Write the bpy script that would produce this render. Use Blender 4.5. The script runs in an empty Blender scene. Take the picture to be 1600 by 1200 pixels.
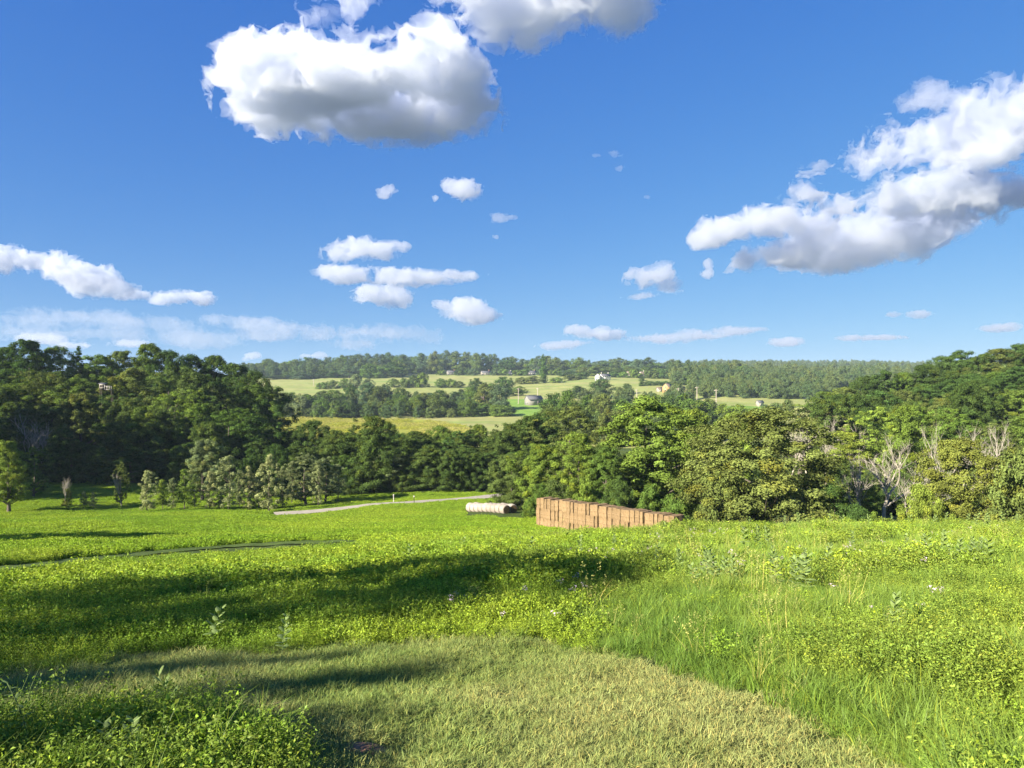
import bpy, math, random
import numpy as np
from mathutils import Vector

sc = bpy.context.scene
COL = sc.collection

# ------------------------------------------------------------------ camera, sky, sun, exposure
F = 1190.0; CX = 800.0; CY = 605.0          # focal length and horizon of the 1600x1200 photograph, in its pixels
cam = bpy.data.cameras.new('camera')
cam_o = bpy.data.objects.new('camera', cam); COL.objects.link(cam_o)
sc.camera = cam_o
cam.sensor_width = 36.0; cam.lens = 36.0 * F / 1600.0
cam.shift_y = (CY - 600.0) / 1600.0
cam.clip_start = 0.1; cam.clip_end = 90000.0
cam_o.rotation_euler = (math.radians(90), 0, 0)

SUN_EL = math.radians(25.0)
SUN_DIR = Vector((-0.775, -0.632, 0)).normalized() * math.cos(SUN_EL) + Vector((0, 0, math.sin(SUN_EL)))
world = bpy.data.worlds.new('World'); sc.world = world; world.use_nodes = True
nt = world.node_tree
sky = nt.nodes.new('ShaderNodeTexSky'); sky.sky_type = 'NISHITA'; sky.sun_disc = False
sky.sun_elevation = SUN_EL; sky.sun_rotation = math.atan2(SUN_DIR.x, SUN_DIR.y)
sky.altitude = 100; sky.air_density = 1.0; sky.dust_density = 0.1; sky.ozone_density = 4.0
SKY_K = 0.05
bg = nt.nodes['Background']; bg.inputs[1].default_value = SKY_K
tcn = nt.nodes.new('ShaderNodeTexCoord')
lift = nt.nodes.new('ShaderNodeVectorMath'); lift.operation = 'ADD'; lift.inputs[1].default_value = (0, 0, 0.06)
up_ = nt.nodes.new('ShaderNodeVectorMath'); up_.operation = 'MAXIMUM'; up_.inputs[1].default_value = (-2, -2, 0.0)
nt.links.new(tcn.outputs['Generated'], up_.inputs[0]); nt.links.new(up_.outputs[0], lift.inputs[0]); nt.links.new(lift.outputs[0], sky.inputs[0])
sep = nt.nodes.new('ShaderNodeSeparateColor'); com = nt.nodes.new('ShaderNodeCombineColor')
nt.links.new(sky.outputs[0], sep.inputs[0])
for i, (g, a) in enumerate(((1.30, 0.737), (0.84, 0.568), (0.37, 0.592))):   # white balance of the blue sky
    m1 = nt.nodes.new('ShaderNodeMath'); m1.operation = 'MULTIPLY'; m1.inputs[1].default_value = 0.1
    m2 = nt.nodes.new('ShaderNodeMath'); m2.operation = 'POWER'; m2.inputs[1].default_value = g
    m3 = nt.nodes.new('ShaderNodeMath'); m3.operation = 'MULTIPLY'; m3.inputs[1].default_value = a * 10
    nt.links.new(sep.outputs[i], m1.inputs[0]); nt.links.new(m1.outputs[0], m2.inputs[0])
    nt.links.new(m2.outputs[0], m3.inputs[0]); nt.links.new(m3.outputs[0], com.inputs[i])
sz = nt.nodes.new('ShaderNodeSeparateXYZ'); nt.links.new(tcn.outputs['Generated'], sz.inputs[0])
below = nt.nodes.new('ShaderNodeMapRange'); below.inputs['From Min'].default_value = -0.12; below.inputs['From Max'].default_value = -0.01
below.inputs['To Min'].default_value = 0.16; below.inputs['To Max'].default_value = 1.0     # the far land below the horizon is darker than the sky
nt.links.new(sz.outputs[2], below.inputs[0])
dim_ = nt.nodes.new('ShaderNodeVectorMath'); dim_.operation = 'SCALE'
nt.links.new(com.outputs[0], dim_.inputs[0]); nt.links.new(below.outputs[0], dim_.inputs['Scale'])
nt.links.new(dim_.outputs[0], bg.inputs[0])

sun_l = bpy.data.lights.new('sun', 'SUN'); sun_l.energy = 4.8; sun_l.angle = math.radians(0.5)
sun_l.color = (1.0, 0.92, 0.78)
sun_o = bpy.data.objects.new('sun', sun_l); COL.objects.link(sun_o)
sun_o.rotation_euler = (-SUN_DIR).to_track_quat('-Z', 'Y').to_euler()

sc.view_settings.view_transform = 'Standard'; sc.view_settings.look = 'None'
sc.view_settings.gamma = 1.0; sc.view_settings.exposure = 1.75
sc.view_settings.use_curve_mapping = False
cy = sc.cycles
cy.max_bounces = 24; cy.diffuse_bounces = 3; cy.glossy_bounces = 2; cy.transmission_bounces = 4
cy.volume_bounces = 20; cy.transparent_max_bounces = 32
cy.use_denoising = True
cy.denoising_input_passes = 'RGB_ALBEDO_NORMAL'; cy.denoising_prefilter = 'ACCURATE'
cy.sample_clamp_indirect = 8.0

# ------------------------------------------------------------------ helpers
def tag(o, label=None, cat=None, group=None, kind=None):
    if label: o['label'] = label
    if cat: o['category'] = cat
    if group: o['group'] = group
    if kind: o['kind'] = kind
    return o

def empty(name, loc=(0, 0, 0), rz=0.0, scale=(1, 1, 1)):
    o = bpy.data.objects.new(name, None); COL.objects.link(o)
    o.location = loc; o.rotation_euler = (0, 0, rz); o.scale = scale
    o.empty_display_size = 0.2
    return o

def mesh_np(name, V, Q, face_attr=None, smooth=False):
    """Mesh from numpy arrays; Q is one (n,k) array or a list of them."""
    Qs = Q if isinstance(Q, list) else [Q]
    Qs = [np.asarray(q, np.int32) for q in Qs if len(q)]
    me = bpy.data.meshes.new(name)
    V = np.asarray(V, np.float32)
    me.vertices.add(len(V)); me.vertices.foreach_set('co', V.ravel())
    li = np.concatenate([q.ravel() for q in Qs]); me.loops.add(len(li)); me.loops.foreach_set('vertex_index', li)
    cnt = np.concatenate([np.full(len(q), q.shape[1], np.int32) for q in Qs])
    st = np.concatenate([[0], np.cumsum(cnt)[:-1]]).astype(np.int32)
    me.polygons.add(len(cnt)); me.polygons.foreach_set('loop_start', st)
    if face_attr:
        for k, a in face_attr.items():
            at = me.attributes.new(k, 'FLOAT', 'FACE'); at.data.foreach_set('value', np.asarray(a, np.float32))
    me.update(calc_edges=True)
    if smooth: me.polygons.foreach_set('use_smooth', np.ones(len(cnt), bool))
    return me

def obj(name, me, mat=None, parent=None, loc=None):
    o = bpy.data.objects.new(name, me); COL.objects.link(o)
    if mat is not None and len(me.materials) == 0: me.materials.append(mat)
    if parent is not None: o.parent = parent
    if loc is not None: o.location = loc
    return o

class MB:
    """Collects boxes, prisms and tubes into one mesh."""
    def __init__(s): s.V = []; s.F = {}; s.n = 0
    def add(s, V, faces):
        V = np.asarray(V, float); s.V.append(V)
        for f in faces: s.F.setdefault(len(f), []).append([i + s.n for i in f])
        s.n += len(V)
    def addq(s, V, Q):
        s.V.append(np.asarray(V, float)); s.F.setdefault(Q.shape[1], []).extend((np.asarray(Q) + s.n).tolist()); s.n += len(V)
    def box(s, x0, x1, y0, y1, z0, z1):
        s.add([(x0,y0,z0),(x1,y0,z0),(x1,y1,z0),(x0,y1,z0),(x0,y0,z1),(x1,y0,z1),(x1,y1,z1),(x0,y1,z1)],
              [(0,3,2,1),(4,5,6,7),(0,1,5,4),(1,2,6,5),(2,3,7,6),(3,0,4,7)])
    def tube(s, P, R, sides=6, cap=True):
        P = np.asarray(P, float); n = len(P); R = np.broadcast_to(np.asarray(R, float), (n,))
        T = np.gradient(P, axis=0); T /= np.linalg.norm(T, axis=1)[:, None] + 1e-9
        up = np.array([0.0, 0.0, 1.0]) if abs(T[0, 2]) < 0.9 else np.array([1.0, 0.0, 0.0])
        A = np.cross(T, up); A /= np.linalg.norm(A, axis=1)[:, None] + 1e-9
        B = np.cross(T, A)
        th = np.arange(sides) * 2 * math.pi / sides
        V = P[:, None, :] + R[:, None, None] * (np.cos(th)[None, :, None] * A[:, None, :] + np.sin(th)[None, :, None] * B[:, None, :])
        i = np.arange(n - 1)[:, None] * sides; j = np.arange(sides)[None, :]; k = (np.arange(sides) + 1)[None, :] % sides
        Q = np.stack([i + j, i + k, i + sides + k, i + sides + j], -1).reshape(-1, 4)[:, ::-1]
        s.addq(V.reshape(-1, 3), Q)
        if cap:
            s.F.setdefault(sides, []).append([s.n - sides + q for q in range(sides)][::-1])
    def mesh(s, name, smooth=False):
        return mesh_np(name, np.concatenate(s.V), [np.array(q) for q in s.F.values()], smooth=smooth)

def hash3(ix, iy, iz, seed):
    with np.errstate(over='ignore'):
        h = (ix.astype(np.uint32) * np.uint32(374761393) + iy.astype(np.uint32) * np.uint32(668265263)
             + iz.astype(np.uint32) * np.uint32(2147483647) + np.uint32(seed) * np.uint32(974711))
        h = (h ^ (h >> np.uint32(13))) * np.uint32(1274126177); h = h ^ (h >> np.uint32(16))
        h = h * np.uint32(2246822519); h ^= h >> np.uint32(15)
    return h.astype(np.float32) / np.float32(4294967295.0)

def vnoise(x, y, z, seed=0):
    fl = [np.floor(a) for a in (x, y, z)]
    ix, iy, iz = [a.astype(np.int32) for a in fl]
    fx, fy, fz = [(a - b).astype(np.float32) for a, b in zip((x, y, z), fl)]
    fx, fy, fz = [a * a * a * (a * (a * 6 - 15) + 10) for a in (fx, fy, fz)]
    H = lambda a, b, c: hash3(ix + a, iy + b, iz + c, seed)
    c00 = H(0,0,0) * (1-fx) + H(1,0,0) * fx; c10 = H(0,1,0) * (1-fx) + H(1,1,0) * fx
    c01 = H(0,0,1) * (1-fx) + H(1,0,1) * fx; c11 = H(0,1,1) * (1-fx) + H(1,1,1) * fx
    return ((c00 * (1-fy) + c10 * fy) * (1-fz) + (c01 * (1-fy) + c11 * fy) * fz) * 2 - 1

def octaves(x, y, z, n, seed, billow=False, gain=0.55):
    s = 0; a = 1.0; t = 0.0
    for o in range(n):
        v = vnoise(x, y, z, seed + o)
        s = s + a * ((1 - 2 * np.abs(v)) if billow else v); t += a
        x = x * 2.07 + 1.3; y = y * 2.07 + 4.1; z = z * 2.07 + 2.2; a *= gain
    return s / t

def in_poly(x, y, poly):
    x = np.asarray(x, float); y = np.asarray(y, float); r = np.zeros(x.shape, bool)
    for (x0, y0), (x1, y1) in zip(poly, poly[1:] + poly[:1]):
        if y0 == y1: continue
        r ^= ((y0 > y) != (y1 > y)) & (x < (x1 - x0) * (y - y0) / (y1 - y0) + x0)
    return r

# ------------------------------------------------------------------ materials
def mat(name):
    m = bpy.data.materials.new(name); m.use_nodes = True
    t = m.node_tree; t.nodes.clear()
    return m, t, t.nodes.new('ShaderNodeOutputMaterial')
def N(t, typ, **kw):
    n = t.nodes.new(typ)
    for k, v in kw.items(): setattr(n, k, v)
    return n
def noise_node(t, scale, detail=4, rough=0.6, vec=None):
    n = N(t, 'ShaderNodeTexNoise'); n.inputs['Scale'].default_value = scale
    n.inputs['Detail'].default_value = detail; n.inputs['Roughness'].default_value = rough
    if vec is not None: t.links.new(vec, n.inputs['Vector'])
    return n
def ramp(t, fac, stops):
    r = N(t, 'ShaderNodeValToRGB'); e = r.color_ramp.elements
    while len(e) < len(stops): e.new(0.5)
    for q, (p, c) in zip(e, stops): q.position = p; q.color = (*c, 1)
    t.links.new(fac, r.inputs[0]); return r
def mixc(t, fac, a, b, mode='MIX'):
    m = N(t, 'ShaderNodeMix', data_type='RGBA', blend_type=mode)
    for s, v in ((m.inputs[0], fac), (m.inputs[6], a), (m.inputs[7], b)):
        if hasattr(v, 'is_linked'): t.links.new(v, s)
        else: s.default_value = v if not isinstance(v, tuple) else (*v, 1)
    return m.outputs[2]

def simple(name, color, rough=0.8, var=0.25, scale=3.0, bump=0.0, spec=0.3):
    m, t, o = mat(name)
    p = N(t, 'ShaderNodeBsdfPrincipled'); p.inputs['Roughness'].default_value = rough
    p.inputs['Specular IOR Level'].default_value = spec
    tc = N(t, 'ShaderNodeTexCoord'); n = noise_node(t, scale, 5, 0.65, tc.outputs['Object'])
    d = tuple(c * (1 - var) for c in color); l = tuple(min(1, c * (1 + var)) for c in color)
    r = ramp(t, n.outputs[0], [(0.3, d), (0.7, l)]); t.links.new(r.outputs[0], p.inputs['Base Color'])
    if bump:
        b = N(t, 'ShaderNodeBump'); b.inputs['Strength'].default_value = bump; b.inputs['Distance'].default_value = 0.05
        t.links.new(n.outputs[0], b.inputs['Height']); t.links.new(b.outputs[0], p.inputs['Normal'])
    t.links.new(p.outputs[0], o.inputs[0]); return m

def leaf_material(name, transl=0.22, base=None, patch=None, warm=(1.28, 1.06, 0.72), gloss=0.0):
    """Leaf surface: the object's own colour (or a fixed one), varied per clump by the mesh's tint and warm values."""
    m, t, o = mat(name)
    if base is None:
        oi = N(t, 'ShaderNodeObjectInfo'); c = oi.outputs['Color']
    else:
        rgb = N(t, 'ShaderNodeRGB'); rgb.outputs[0].default_value = (*base, 1); c = rgb.outputs[0]
    if patch is not None:                       # broad patches over the ground: species growing in drifts
        ge = N(t, 'ShaderNodeNewGeometry'); n = noise_node(t, patch[0], 3, 0.6, ge.outputs['Position'])
        rr = ramp(t, n.outputs[0], [(0.38, (0, 0, 0)), (0.64, (1, 1, 1))])
        c = mixc(t, rr.outputs[0], c, tuple(patch[1]))
    a = N(t, 'ShaderNodeAttribute', attribute_name='warm'); c = mixc(t, a.outputs['Fac'], c, mixc(t, 1.0, c, warm, 'MULTIPLY'))
    a = N(t, 'ShaderNodeAttribute', attribute_name='tint'); c = mixc(t, 1.0, c, a.outputs['Color'], 'MULTIPLY')
    d = N(t, 'ShaderNodeBsdfDiffuse'); d.inputs['Roughness'].default_value = 0.6
    tr = N(t, 'ShaderNodeBsdfTranslucent')
    t.links.new(c, d.inputs[0]); t.links.new(mixc(t, 1.0, c, (1.15, 1.25, 0.6), 'MULTIPLY'), tr.inputs[0])
    mx = N(t, 'ShaderNodeMixShader'); mx.inputs[0].default_value = transl
    t.links.new(d.outputs[0], mx.inputs[1]); t.links.new(tr.outputs[0], mx.inputs[2])
    if not gloss: t.links.new(mx.outputs[0], o.inputs[0]); return m
    g = N(t, 'ShaderNodeBsdfGlossy'); g.inputs['Roughness'].default_value = 0.55
    mg = N(t, 'ShaderNodeMixShader'); mg.inputs[0].default_value = gloss
    t.links.new(mx.outputs[0], mg.inputs[1]); t.links.new(g.outputs[0], mg.inputs[2])
    t.links.new(mg.outputs[0], o.inputs[0]); return m

M_LEAF = leaf_material('leaf')
M_BARK = simple('bark', (0.09, 0.075, 0.055), 0.9, 0.4, 6, 0.4)
M_PALE = simple('bleached_wood', (0.33, 0.295, 0.23), 0.85, 0.3, 5)
M_TWIG = simple('dry_twig', (0.20, 0.165, 0.12), 0.9, 0.3, 5)

# ------------------------------------------------------------------ terrain
YS = [5, 10, 20, 35, 60, 85, 100, 115, 130, 150, 180, 220, 280, 340, 450, 550, 620, 700, 850, 1000, 1150, 1300, 1700, 3000, 6500]
FLOOR = [-24.8, -25, -25, -25, -24]
COLS = [  # (direction in degrees from straight ahead, use depth?, heights at YS)
    (-180, 0, [-1.2,-.8,.4,2,4,5,6,7,8,9,10,11,12,13,14,14,14,14,14,14,14,14,14,14,14]),
    (-100, 0, [-1.8,-1.9,-1.8,-1,1,3,4,5,6,7,8,9,10,11,12,12,12,12,12,12,12,12,12,12,12]),
    (-70, 0, [-2.0,-2.6,-3.6,-5,-6,-4,-2,0,2,4,7,9,11,12,12,12,12,12,12,12,12,12,12,12,12]),
    (-47.5, 1, [-2.2,-3.2,-5.2,-8.2,-11,-13,-13.5,-13,-11,-7,-1,4,8,9,6,0,-6,-8,-4,4,10,16,20,40,40]),
    (-33.9, 1, [-2.25,-3.25,-5.3,-8.2,-12.4,-15.6,-17.9,-20.6,-21.5,-22,-18,-11,-3,0,-5,-15,-20,-20,-10,0,10,20,22,50,50]),
    (-24.8, 1, [-2.3,-3.2,-5.2,-8.2,-12.4,-15.9,-17.5,-19.3,-21.6,-22.5,-21,-16,-7,-2,-6,-16,-20,-18,-8,2,12,22,22,50,50]),
    (-16.8, 1, [-2.35,-3.15,-5.0,-7.8,-12.2,-15.8,-17.6,-19.6,-21.7,-22.6,-24,-24.5,-25,-25,-25,-24,-23,-19,-8,1,11,22,20,50,50]),
    (-8.6, 1, [-2.4,-3.1,-4.8,-7.5,-12,-15.6,-17.4,-19.2,-20.9,-22.4,-24.2,-24.8,-25,-25,-25,-24,-23,-18,-7,4,12.5,26,24,50,50]),
    (0, 1, [-2.45,-3.07,-4.7,-7.1,-11.7,-15.7,-17.5,-18.8,-20.3,-21.8,-24,-24.8,-25,-25,-25,-24,-22,-16,-6,4,13,24,22,50,50]),
    (7.7, 1, [-2.45,-3.05,-4.5,-6.75,-12,-16.0,-18,-19.3,-20.5,-22,-24,-24.8,-25,-25,-25,-24,-22,-16,-4,11,16,22,24,60,60]),
    (14.1, 1, [-2.45,-3.0,-4.4,-6.5,-12.3,-16.5,-18.5,-20,-21,-22,-23.5,-24.5,-25,-25,-25,-22,-18,-12,0,8,14,18,30,84,80]),
    (22.8, 1, [-2.45,-3.0,-4.4,-6.5,-12.5,-17,-19,-20,-21,-21.5,-21,-20,-18,-18,-20,-19,-15,-13,-8,0,8,14,28,86,80]),
    (33.9, 1, [-2.45,-3.0,-4.35,-6.45,-12.5,-17,-18.5,-19,-18.5,-17,-13,-8,-3,0,0,-5,-8,-8,-4,2,8,14,26,70,70]),
    (47.5, 1, [-2.4,-2.9,-4.2,-6.4,-11.5,-15,-16,-15,-13,-10,-5,0,5,8,8,6,4,4,6,8,10,14,22,50,50]),
    (90, 0, [-2.1,-2.4,-3,-3.5,-4,-4,-4,-3,-2,0,2,4,6,8,10,12,12,12,12,12,12,12,12,12,12]),
    (180, 0, [-1.2,-.8,.4,2,4,5,6,7,8,9,10,11,12,13,14,14,14,14,14,14,14,14,14,14,14]),
]
HAY_DIP = {0: -14.0, 7.7: -15.4, 14.1: -15.9, 22.8: -15.6}     # ground level 72 m out, where the hay is stacked
NA, NR = 1441, 900
LR0, LR1 = math.log(1.0), math.log(7500.0)
_r = np.exp(np.linspace(LR0, LR1, NR))
_prof = []
for ang, dep, z in COLS:
    k = 1 / math.cos(math.radians(ang)) if dep else 1.0
    ys, zs = [0.0] + list(YS), [-1.6] + list(z)
    if ang in HAY_DIP:
        ys.insert(6, 72); zs.insert(6, HAY_DIP[ang]); zs[5] -= .6 * (ang > 0)
    _prof.append(np.interp(_r, [y * k for y in ys], zs))
_prof = np.array(_prof)
_an = np.array([c[0] for c in COLS], float)
_ag = np.linspace(-180, 180, NA)
TAB = np.zeros((NA, NR))
_seg = np.clip(np.searchsorted(_an, _ag, side='right') - 1, 0, len(_an) - 2)
_t = (_ag - _an[_seg]) / (_an[_seg + 1] - _an[_seg]); _t = _t * _t * (3 - 2 * _t)
TAB = _prof[_seg] * (1 - _t)[:, None] + _prof[_seg + 1] * _t[:, None]
def _blur(a, ax, w):
    k = np.exp(-0.5 * (np.arange(-3 * w, 3 * w + 1) / w) ** 2); k /= k.sum()
    p = [(0, 0), (0, 0)]; p[ax] = (3 * w, 3 * w)
    q = np.pad(a, p, mode='edge')
    return np.apply_along_axis(lambda v: np.convolve(v, k, mode='valid'), ax, q)
TAB = _blur(_blur(TAB, 1, 7), 0, 6)

def ground_z(x, y, detail=True):
    x = np.asarray(x, float); y = np.asarray(y, float)
    r = np.maximum(np.hypot(x, y), 1.001); a = np.degrees(np.arctan2(x, y))
    fi = np.clip((a + 180) / 360 * (NA - 1), 0, NA - 1.001); fj = np.clip((np.log(r) - LR0) / (LR1 - LR0) * (NR - 1), 0, NR - 1.001)
    i = fi.astype(int); j = fj.astype(int); u = fi - i; v = fj - j
    z = (TAB[i, j] * (1-u) + TAB[i+1, j] * u) * (1-v) + (TAB[i, j+1] * (1-u) + TAB[i+1, j+1] * u) * v
    if detail:
        q = np.zeros_like(x)
        z = z + 0.05 * vnoise(x * 0.9, y * 0.9, q, 11) * np.clip(r / 4, 0, 1) + np.clip(r / 60, 0, 4) * 0.22 * octaves(x / 17, y / 17, q, 2, 12)
    return z

def project(x, y, z):
    return CX + F * x / y, CY - F * z / y
def gz(x, y): return float(ground_z(np.array([x]), np.array([y]))[0])
def at(px, Y): return (px - CX) / F * Y            # sideways position of a picture column at depth Y

YELLOW = [(-150, 345), (-105, 352), (-45, 345), (-20, 352), (-26, 470), (-66, 560), (-215, 590), (-190, 450)]
def build_ground():
    th = np.radians(np.concatenate([np.arange(-180, -44, 2.0), np.arange(-44, 44, 0.14), np.arange(44, 181, 2.0)]))
    r = np.exp(np.arange(math.log(0.35), math.log(7200), 0.0135))
    T, R = np.meshgrid(th, r, indexing='ij')
    X = R * np.sin(T); Y = R * np.cos(T); Z = ground_z(X, Y)
    n, k = X.shape
    V = np.stack([X, Y, Z], -1).reshape(-1, 3)
    i = np.arange(n - 1)[:, None] * k; j = np.arange(k - 1)[None, :]
    Q = np.stack([i + j, i + k + j, i + k + j + 1, i + j + 1], -1).reshape(-1, 4)[:, ::-1]
    c = V[Q].mean(1); rr = np.hypot(c[:, 0], c[:, 1])
    zone = np.zeros(len(Q), int)
    zone[(rr > 320) & (c[:, 1] > 0)] = 2
    zone[(rr > 1750) | ((rr > 320) & (c[:, 1] <= 0))] = 3
    zone[in_poly(c[:, 0], c[:, 1], YELLOW)] = 1
    cpx = CX + F * c[:, 0] / np.maximum(c[:, 1], 1)
    zone[(c[:, 1] > 590) & (c[:, 1] < 755) & (cpx > 700 + (c[:, 1] - 590) * .2) & (cpx < 880)] = 4
    zone[(c[:, 1] > 440) & (c[:, 1] < 640) & (cpx > 1105) & (cpx < 1300)] = 4
    for z, (nm, m) in enumerate((('ground', M_GROUND), ('wildflower_field', M_YELLOW), ('pasture', M_PASTURE), ('woodland_floor', M_WOODFLOOR), ('valley_meadow', M_GREEN))):
        q = Q[zone == z]; u, inv = np.unique(q, return_inverse=True)
        me = mesh_np(nm, V[u], inv.reshape(q.shape), smooth=True)
        tag(obj(nm, me, m), kind='structure')

def ground_material(name, stops, scale, streak=None, stops2=None):
    m, t, o = mat(name)
    p = N(t, 'ShaderNodeBsdfPrincipled'); p.inputs['Roughness'].default_value = 0.95; p.inputs['Specular IOR Level'].default_value = 0.1
    ge = N(t, 'ShaderNodeNewGeometry'); v = ge.outputs['Position']
    if streak:
        mp = N(t, 'ShaderNodeMapping'); mp.inputs['Scale'].default_value = streak; mp.inputs['Rotation'].default_value = (0, 0, 0.25)
        t.links.new(v, mp.inputs['Vector']); v = mp.outputs[0]
    n = noise_node(t, scale, 6, 0.65, v); c = ramp(t, n.outputs[0], stops).outputs[0]
    if stops2:
        n2 = noise_node(t, scale * 14, 4, 0.7, ge.outputs['Position']); c = mixc(t, 1.0, c, ramp(t, n2.outputs[0], stops2).outputs[0], 'MULTIPLY')
    t.links.new(c, p.inputs['Base Color']); t.links.new(p.outputs[0], o.inputs[0])
    return m
M_GROUND = ground_material('turf', [(0.35, (0.045, 0.07, 0.016)), (0.6, (0.08, 0.11, 0.022)), (0.75, (0.13, 0.10, 0.045))], 0.5,
                           stops2=[(0.3, (0.6, 0.6, 0.6)), (0.7, (1.3, 1.3, 1.3))])
M_YELLOW = ground_material('goldenrod_field', [(0.3, (0.15, 0.21, 0.03)), (0.5, (0.29, 0.30, 0.04)), (0.68, (0.34, 0.32, 0.10))], 0.02, (1, 3.5, 1),
                           stops2=[(0.3, (0.7, 0.7, 0.7)), (0.7, (1.25, 1.25, 1.25))])
M_PASTURE = ground_material('pasture_grass', [(0.3, (0.17, 0.24, 0.05)), (0.5, (0.26, 0.28, 0.085)), (0.75, (0.33, 0.30, 0.12))], 0.006, (1, 4, 1),
                            stops2=[(0.3, (0.85, 0.85, 0.85)), (0.7, (1.12, 1.12, 1.12))])
M_GREEN = ground_material('valley_grass', [(0.3, (0.13, 0.24, 0.035)), (0.7, (0.20, 0.30, 0.05))], 0.02, (1, 3, 1), stops2=[(0.3, (0.85, 0.85, 0.85)), (0.7, (1.12, 1.12, 1.12))])
M_WOODFLOOR = ground_material('woodland_floor', [(0.3, (0.035, 0.05, 0.022)), (0.7, (0.06, 0.08, 0.03))], 0.01)
build_ground()

# gravel road across the valley mouth
def strip(name, pts, width, mat_, lift=0.05, n=120):
    P = np.array(pts, float); d = np.concatenate([[0], np.cumsum(np.linalg.norm(np.diff(P, axis=0), axis=1))])
    s = np.linspace(0, d[-1], n); x = np.interp(s, d, P[:, 0]); y = np.interp(s, d, P[:, 1])
    k = np.ones(9) / 9
    x = np.convolve(np.pad(x, 4, mode='edge'), k, 'valid'); y = np.convolve(np.pad(y, 4, mode='edge'), k, 'valid')
    tx, ty = np.gradient(x), np.gradient(y); l = np.hypot(tx, ty); nx, ny = -ty / l, tx / l
    w = np.linspace(-.5, .5, 9); q = np.zeros(n)
    W = width * (1 + 0.06 * vnoise(s / 3, q, q, 5))
    X = x[:, None] + nx[:, None] * w * W[:, None]; Y = y[:, None] + ny[:, None] * w * W[:, None]
    Z = ground_z(X, Y) + lift
    Z = np.maximum(Z, Z.mean(1, keepdims=True) - 0.02)
    V = np.stack([X, Y, Z], -1).reshape(-1, 3)
    i = np.arange(n - 1)[:, None] * 9; j = np.arange(8)[None, :]
    Q = np.stack([i + j, i + 9 + j, i + 10 + j, i + j + 1], -1).reshape(-1, 4)[:, ::-1]
    return obj(name, mesh_np(name, V, Q, smooth=True), mat_)
M_GRAVEL = ground_material('gravel', [(0.3, (0.30, 0.265, 0.20)), (0.7, (0.44, 0.39, 0.31))], 1.2, stops2=[(0.3, (0.75, 0.75, 0.75)), (0.7, (1.15, 1.15, 1.15))])
ROAD = [(at(425, 128), 128), (at(500, 131), 131), (at(600, 137), 137), (at(700, 145), 145), (at(757, 151), 151), (at(840, 163), 163), (at(900, 178), 178)]
tag(strip('gravel_road', ROAD, 5.0, M_GRAVEL, 0.12, 200), kind='structure')
SHADE = [(-35, -15.6, 19.2, 8, 'sparse', 'tall oval tree on the slope beside the mown path, casting the long shadow'),
         (-38.5, -13.6, 19.8, 7.5, 'sparse', 'thin-crowned tree beside the tall oval one on the slope'),
         (-33, -16.2, 15.6, 4.6, 'sparse', 'small thin-crowned tree nearest the mown path on the slope'),
         (-30, -16.6, 15.6, 1.7, 'sparse', 'slim young tree on the slope behind the mown path'),
         (-28, -16.2, 14.6, 1.3, 'sparse', 'slimmest young tree on the slope behind the mown path'),
         (-78, 34.5, 17.5, 15, 'oakA', 'round tree at the left rim of the hay meadow'),
         (-113, 134, 30, 17, 'oakB', 'tall tree at the near corner of the left wood'),
         (-126, 148, 31, 18, 'tallB', 'tall tree at the near corner of the left wood, second in its row'),
         (-138, 163, 31, 18, 'oakA', 'tall tree at the near corner of the left wood, third in its row'),
         (-130, 134, 33, 18, 'tallA', 'very tall tree behind the near corner of the left wood'),
         (-148, 152, 33, 18, 'oakB', 'very tall tree deep behind the near corner of the left wood')]
# ------------------------------------------------------------------ tree kinds
def leaf_quads(rng, P, Nrm, size, aspect=0.6):
    """One diamond-shaped leaf spray per point, facing roughly along Nrm."""
    n = len(P)
    a = rng.normal(size=(n, 3)); t = np.cross(Nrm, a); t /= np.linalg.norm(t, axis=1)[:, None] + 1e-9
    b = np.cross(Nrm, t)
    s = size * rng.uniform(0.6, 1.35, n)[:, None]
    fold = Nrm * s * 0.15
    V = np.stack([P - t * s * .5, P - b * s * .5 * aspect + fold, P + t * s * .5, P + b * s * .5 * aspect + fold], 1)
    return V.reshape(-1, 3), np.arange(4 * n).reshape(n, 4)

def crown_profile(shape, t):
    if shape == 'round': return np.sqrt(np.clip(1 - (2 * t - 0.9) ** 2 / 1.25, 0.02, 1))
    if shape == 'oval': return np.clip(np.sin(np.pi * (0.12 + 0.85 * t)) ** 0.7, 0.05, 1)
    if shape == 'cone': return np.clip(1.05 - t, 0.06, 1) ** 0.75
    if shape == 'umbrella': return np.clip(0.35 + 0.85 * t - 0.75 * np.clip(t - .65, 0, 1) ** 1.2 * 2, 0.1, 1)
    if shape == 'bush': return np.sqrt(np.clip(1 - t * t * 0.96, 0.02, 1))
    return np.ones_like(t)

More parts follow.
